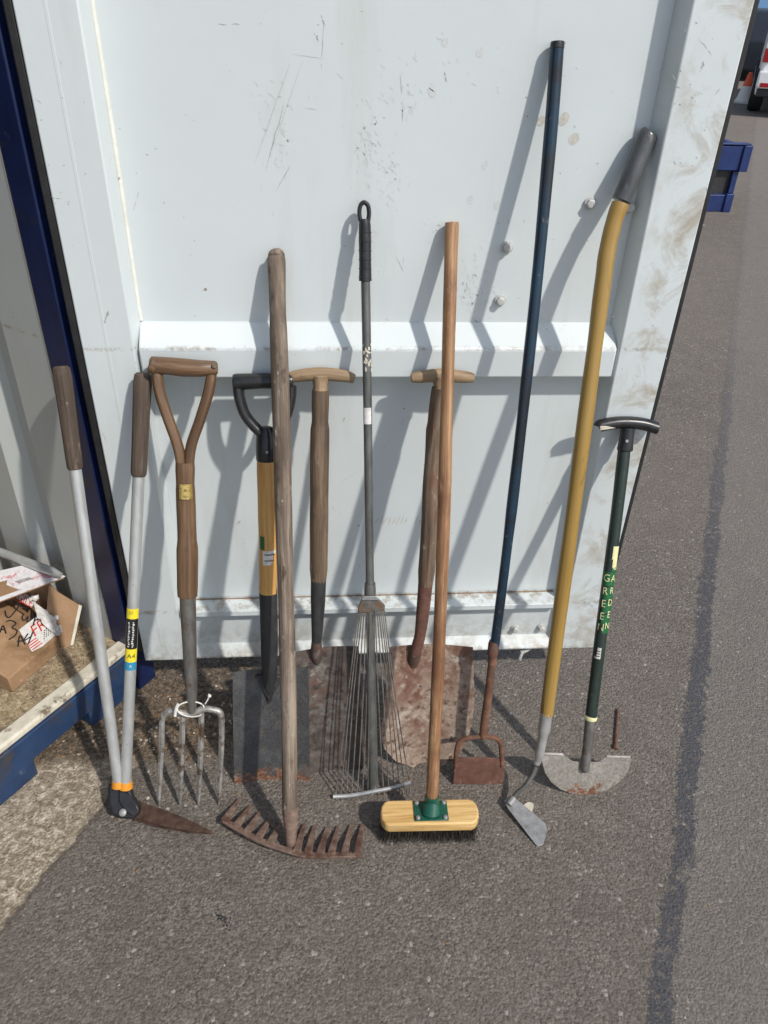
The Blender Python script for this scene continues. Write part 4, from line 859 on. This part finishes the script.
for i in range(520):
    x_ = random.uniform(-.6, 2.6); y_ = random.uniform(-1.1, 3.0); chip(V((x_, y_, .0)), random.choice((.0012, .0016, .002, .0026)))
for i in range(260):
    x_ = random.gauss(.12, .17); y_ = random.gauss(-.10, .10)
    chip(V((x_, y_, .0)), random.choice((.0015, .002, .003, .0045, .007 if random.random() < .2 else .002)))
tag(gs.build('grit', 'grit_stone'), 'pale grit and crumbs of stone scattered over the asphalt', 'grit', None, 'stuff')
gs = MB()
for i in range(300):
    u_ = random.random(); x_, y_ = (random.gauss(.12, .16), random.gauss(-.08, .1)) if i < 200 else (random.uniform(-.4, 2.2), random.uniform(-1, 2)); chip(V((x_, y_, .0)), random.choice((.002, .003, .004)))
for i in range(90):
    x_ = random.gauss(.10, .13); y_ = random.gauss(-.04, .07); th = random.random()*3.14; l = random.uniform(.008, .025)
    gs.tube([(x_, y_, .002), (x_+l*math.cos(th), y_+l*math.sin(th), .003+random.random()*.004)], .0007, 4)
tag(gs.build('soil_crumbs', 'cardboard_dark'), 'dark soil crumbs and twigs gathered below the door', 'soil crumbs', None, 'stuff')

gs = MB()
for i in range(26): q_ = G(222+random.gauss(0, 5), 918+random.gauss(0, 4)); chip(V((q_.x, q_.y, 0)), .0025)
tag(gs.build('tar_crumbs', 'black_matt'), 'small cluster of black tar crumbs on the asphalt in front of the garden rake', 'tar crumbs', None, 'stuff')

# ------------------------------------------------------------------ yard behind
rd_ = V((.447, .894, 0)); rx_ = V((.894, -.447, 0)); Z = V((0, 0, 1))
def fr(o, x_, y_, z_): return o+rx_*x_+rd_*y_+Z*z_
def fbox(mb, o, x0, x1, y0, y1, z0, z1):
    return mb.hexa([fr(o,x0,y0,z0),fr(o,x1,y0,z0),fr(o,x1,y1,z0),fr(o,x0,y1,z0)], [fr(o,x0,y0,z1),fr(o,x1,y0,z1),fr(o,x1,y1,z1),fr(o,x0,y1,z1)])
def wheel(o, x_, y_, r, w, par):
    c_ = fr(o, x_, y_, r); wt_ = MB().tube([c_-rx_*w/2, c_-rx_*w*.35, c_+rx_*w*.35, c_+rx_*w/2], [r*.92, r, r, r*.92], 24).build('wheel', 'tyre', par); MB().tube([c_-rx_*(w/2+.006), c_+rx_*(w/2+.006)], r*.6, 16).build('rim', 'alu', wt_)
def vehicle(o, name, label, cat, L, W, H, paint, van=True):
    t = thing(name, o, label, cat)
    if van: side = [(0, .35), (.02, 1.2), (.08, H-.12), (.25, H), (L*.66, H), (L*.78, H*.92), (L*.88, H*.62), (L-.15, H*.52), (L, .75), (L, .30), (0, .30)]
    else: side = [(0, .35), (.0, .85), (.12, .98), (.5, H-.08), (.9, H), (L*.5, H), (L*.66, H*.72), (L-.25, H*.60), (L, .55), (L-.02, .22), (.02, .22)]
    mb = MB(); mb.hexa([fr(o, 0, y_, z_) for y_, z_ in side], [fr(o, W, y_, z_) for y_, z_ in side]); bd_ = mb.build('body', paint, t, bevel=.05, seg=3)
    for wy in (L*.2, L*.82):
        wheel(o, .06, wy, .32, .22, t); wheel(o, W-.06, wy, .32, .22, t)
    if van:
        for s_ in (0, 1):
            x0 = .20+s_*(W/2-.17); fbox(MB(), o, x0, x0+W/2-.28, .015, .06, 1.15, H-.30).build('rear_window', 'car_glass', t, bevel=.02)
            xl = (-.006, .11) if s_ == 0 else (W-.11, W+.006); fbox(MB(), o, *xl, -.025, .10, .78, .96).build('tail_light', 'red_lens', t, bevel=.01); fbox(MB(), o, *xl, -.025, .10, 1.06, 1.22).build('tail_light', 'red_lens', t, bevel=.01); fbox(MB(), o, *xl, -.022, .10, .965, 1.055).build('tail_light', 'white_label', t, bevel=.01)
            fbox(MB(), o, *xl, -.022, .10, 1.255, 1.38).build('tail_light', 'white_label', t, bevel=.01)
        fbox(MB(), o, -.01, W+.01, -.10, .12, .42, .66).build('bumper', 'white_van', t, bevel=.03)
        fbox(MB(), o, .02, W-.02, -.06, .1, .30, .415).build('lower_bumper', 'red_lens' if False else 'black_matt', t, bevel=.02)
        fbox(MB(), o, .05, .35, -.108, -.09, .44, .50).build('reflector', 'red_lens', t); fbox(MB(), o, W-.35, W-.05, -.108, -.09, .44, .50).build('reflector', 'red_lens', t)
        fbox(MB(), o, W/2-.27, W/2+.27, -.112, -.098, .52, .63).build('number_plate', 'yellow_label', t); fbox(MB(), o, W/2-.006, W/2+.006, -.004, .03, .7, H-.2).build('door_gap', 'black_matt', t)
        fbox(MB(), o, -.006, .03, L*.72, L*.86, H*.60, H*.86).build('side_window', 'car_glass', t)
    else:
        for s_ in (0, 1):
            xl = (-.006, .22) if s_ == 0 else (W-.22, W+.006); fbox(MB(), o, *xl, -.02, .1, .66, .84).build('tail_light', 'red_lens', t, bevel=.01)
            xs_ = (-.008, .02) if s_ == 0 else (W-.02, W+.008); fbox(MB(), o, *xs_, .7, L*.55, .95, H-.14).build('side_window', 'car_glass', t, bevel=.01)
    return t
gv = G(752, 117); gv.z = 0
vehicle(gv-rx_*.06, 'white_van', 'white van seen from behind with tall red tail lights, parked at the far right', 'van', 4.9, 1.95, 2.15, 'white_van')
gc = G(747, 82); vehicle(V((gc.x, gc.y, 0))-rx_*1.0, 'dark_car', 'dark hatchback parked beyond the white van, mostly hidden by the door edge', 'car', 4.1, 1.75, 1.45, 'dark_car', False)
gt = G(758, 44); ot = V((gt.x, gt.y, 0))
tt = thing('box_truck', ot, 'pale blue box truck with a blue stripe far behind the parked vehicles', 'truck')
fbox(MB(), ot, -2.0, .5, 0, 5.5, .9, 3.3).build('cargo_box', 'light_blue', tt, bevel=.05); fbox(MB(), ot, -2.01, .51, -.01, .02, 1.7, 2.1).build('stripe', 'blue_sill', tt)
fbox(MB(), ot, -1.9, .4, 5.6, 7.3, .6, 2.5).build('cab', 'white_van', tt, bevel=.15); fbox(MB(), ot, -1.8, .3, .1, 7.2, .55, .85).build('chassis', 'black_matt', tt)
for wy in (1.0, 2.1, 6.2):
    wheel(ot, -1.85, wy, .48, .28, tt); wheel(ot, .35, wy, .48, .28, tt)
# traffic cone
gc = G(743, 103); gc.z = 0; tc = thing('traffic_cone', gc, 'traffic cone with white sleeve standing left of the white van', 'traffic cone')
mb = MB(); mb.obox(gc+Z*.02, rx_, rd_, Z, .2, .2, .02); mb.build('base', 'white_label', tc, bevel=.01)
MB().tube([gc+Z*.042, gc+Z*.28], [.15, .085], 20).build('lower_cone', 'white_label', tc); MB().tube([gc+Z*.281, gc+Z*.38, gc+Z*.50], [.085, .06, .03], 20).build('upper_cone', 'cone_orange', tc, bevel=.004)
# blue steel stillage standing behind the door
gb = G(730, 212); gb.z = 0
tb = thing('steel_stillage', gb, 'dark blue steel stillage with two box section rails sticking out behind the open door', 'stillage')
def hgt(P, v): return up(P, 0, v).z
zt, zt2, zl = hgt(gb, 146), hgt(gb, 171), hgt(gb, 195)
BX = V((1, .0, 0)); BY = V((0, 1, 0))
def sbox(mb, x0, x1, y0, y1, z0, z1): return mb.hexa([gb+BX*a_+BY*b_+Z*c_ for a_, b_, c_ in ((x0,y0,z0),(x1,y0,z0),(x1,y1,z0),(x0,y1,z0))], [gb+BX*a_+BY*b_+Z*c_ for a_, b_, c_ in ((x0,y0,z1),(x1,y0,z1),(x1,y1,z1),(x0,y1,z1))])
sbox(MB(), -1.3, .0, 0, .06, zt2, zt).build('upper_rail', 'blue_rack', tb, bevel=.008); sbox(MB(), -.03, .045, -.02, .05, zt2-.005, zt+.005).build('rail_end', 'blue_rack', tb, bevel=.006); sbox(MB(), -1.3, .03, -.01, .07, zt+.006, zt+.018).build('rail_flange', 'blue_rack', tb, bevel=.004)
sbox(MB(), -1.3, -.06, 0, .06, 0.0, zl).build('lower_rail', 'blue_rack', tb, bevel=.008); sbox(MB(), -.08, -.01, -.02, .06, 0, zl+.01).build('rail_end', 'blue_rack', tb, bevel=.006)
sbox(MB(), -.06, -.01, .01, .07, zl+.011, zt2-.006).build('post', 'blue_rack', tb, bevel=.004); sbox(MB(), -1.3, -1.24, .01, .07, zl+.001, zt2-.002).build('post', 'blue_rack', tb)
sbox(MB(), -1.28, -.03, .05, .06, zl-.01, zt2+.01).build('gap_shade_sheet', 'black_matt', tb)  # black sheet stands in for the shaded interior between the rails
sbox(MB(), -1.3, .04, .75, .81, .0, zt).build('rear_panel', 'blue_rack', tb); sbox(MB(), -.02, .04, .08, .74, .02, zl-.01).build('side_rail', 'blue_rack', tb); sbox(MB(), -.02, .04, .08, .74, zt2, zt-.02).build('side_rail', 'blue_rack', tb)
# long dark blue shed behind everything at the edge of the yard
os_ = V((9.5, 40, 0)); tsd = thing('warehouse', os_, 'long dark blue metal warehouse closing the far end of the yard', 'warehouse')
def wb(mb, x0, x1, y0, y1, z0, z1): return mb.box((os_.x+x0, os_.y+y0, z0), (os_.x+x1, os_.y+y1, z1))
mb = wb(MB(), -25, 45, 0, 12, 0, 6.5)
for i in range(68): wb(mb, -24.6+i*1.02, -24.3+i*1.02, -.05, .0, .2, 6.3)
mb.build('wall', 'blue_steel', tsd); wb(MB(), -25.4, 45.4, -.3, 12.4, 6.52, 6.9).build('roof', 'steel_dull', tsd)
for i in range(4): wb(MB(), -15+i*14, -10.5+i*14, -.08, -.055, 0.01, 4.5).build('roller_door', 'steel_dull', tsd)

# ------------------------------------------------------------------ light
sd = V((.89, -1.0, 1.40)).normalized(); el_ = math.asin(sd.z); az = math.atan2(sd.x, sd.y)
w = bpy.data.worlds.new('World'); sc.world = w; w.use_nodes = True; nt = w.node_tree; bg = nt.nodes['Background']
sk = nt.nodes.new('ShaderNodeTexSky'); sk.sky_type = 'NISHITA'; sk.sun_disc = False; sk.sun_elevation = el_; sk.sun_rotation = az; sk.air_density = 1.0; sk.dust_density = 1.0
hs = nt.nodes.new('ShaderNodeHueSaturation'); hs.inputs['Saturation'].default_value = .72; nt.links.new(sk.outputs[0], hs.inputs['Color']); nt.links.new(hs.outputs[0], bg.inputs['Color']); bg.inputs['Strength'].default_value = .15
ld = bpy.data.lights.new('sun', 'SUN'); ld.energy = 3.3; ld.angle = math.radians(1.7); ld.color = (1, .95, .88)
lo_ = bpy.data.objects.new('sun', ld); C.objects.link(lo_); lo_.rotation_euler = (-sd).to_track_quat('-Z', 'Y').to_euler()
sc.view_settings.view_transform = 'Standard'; sc.view_settings.look = 'None'; sc.view_settings.gamma = 1; sc.view_settings.exposure = 0.05
sc.render.engine = 'CYCLES'; sc.cycles.max_bounces = 6; sc.cycles.use_denoising = True
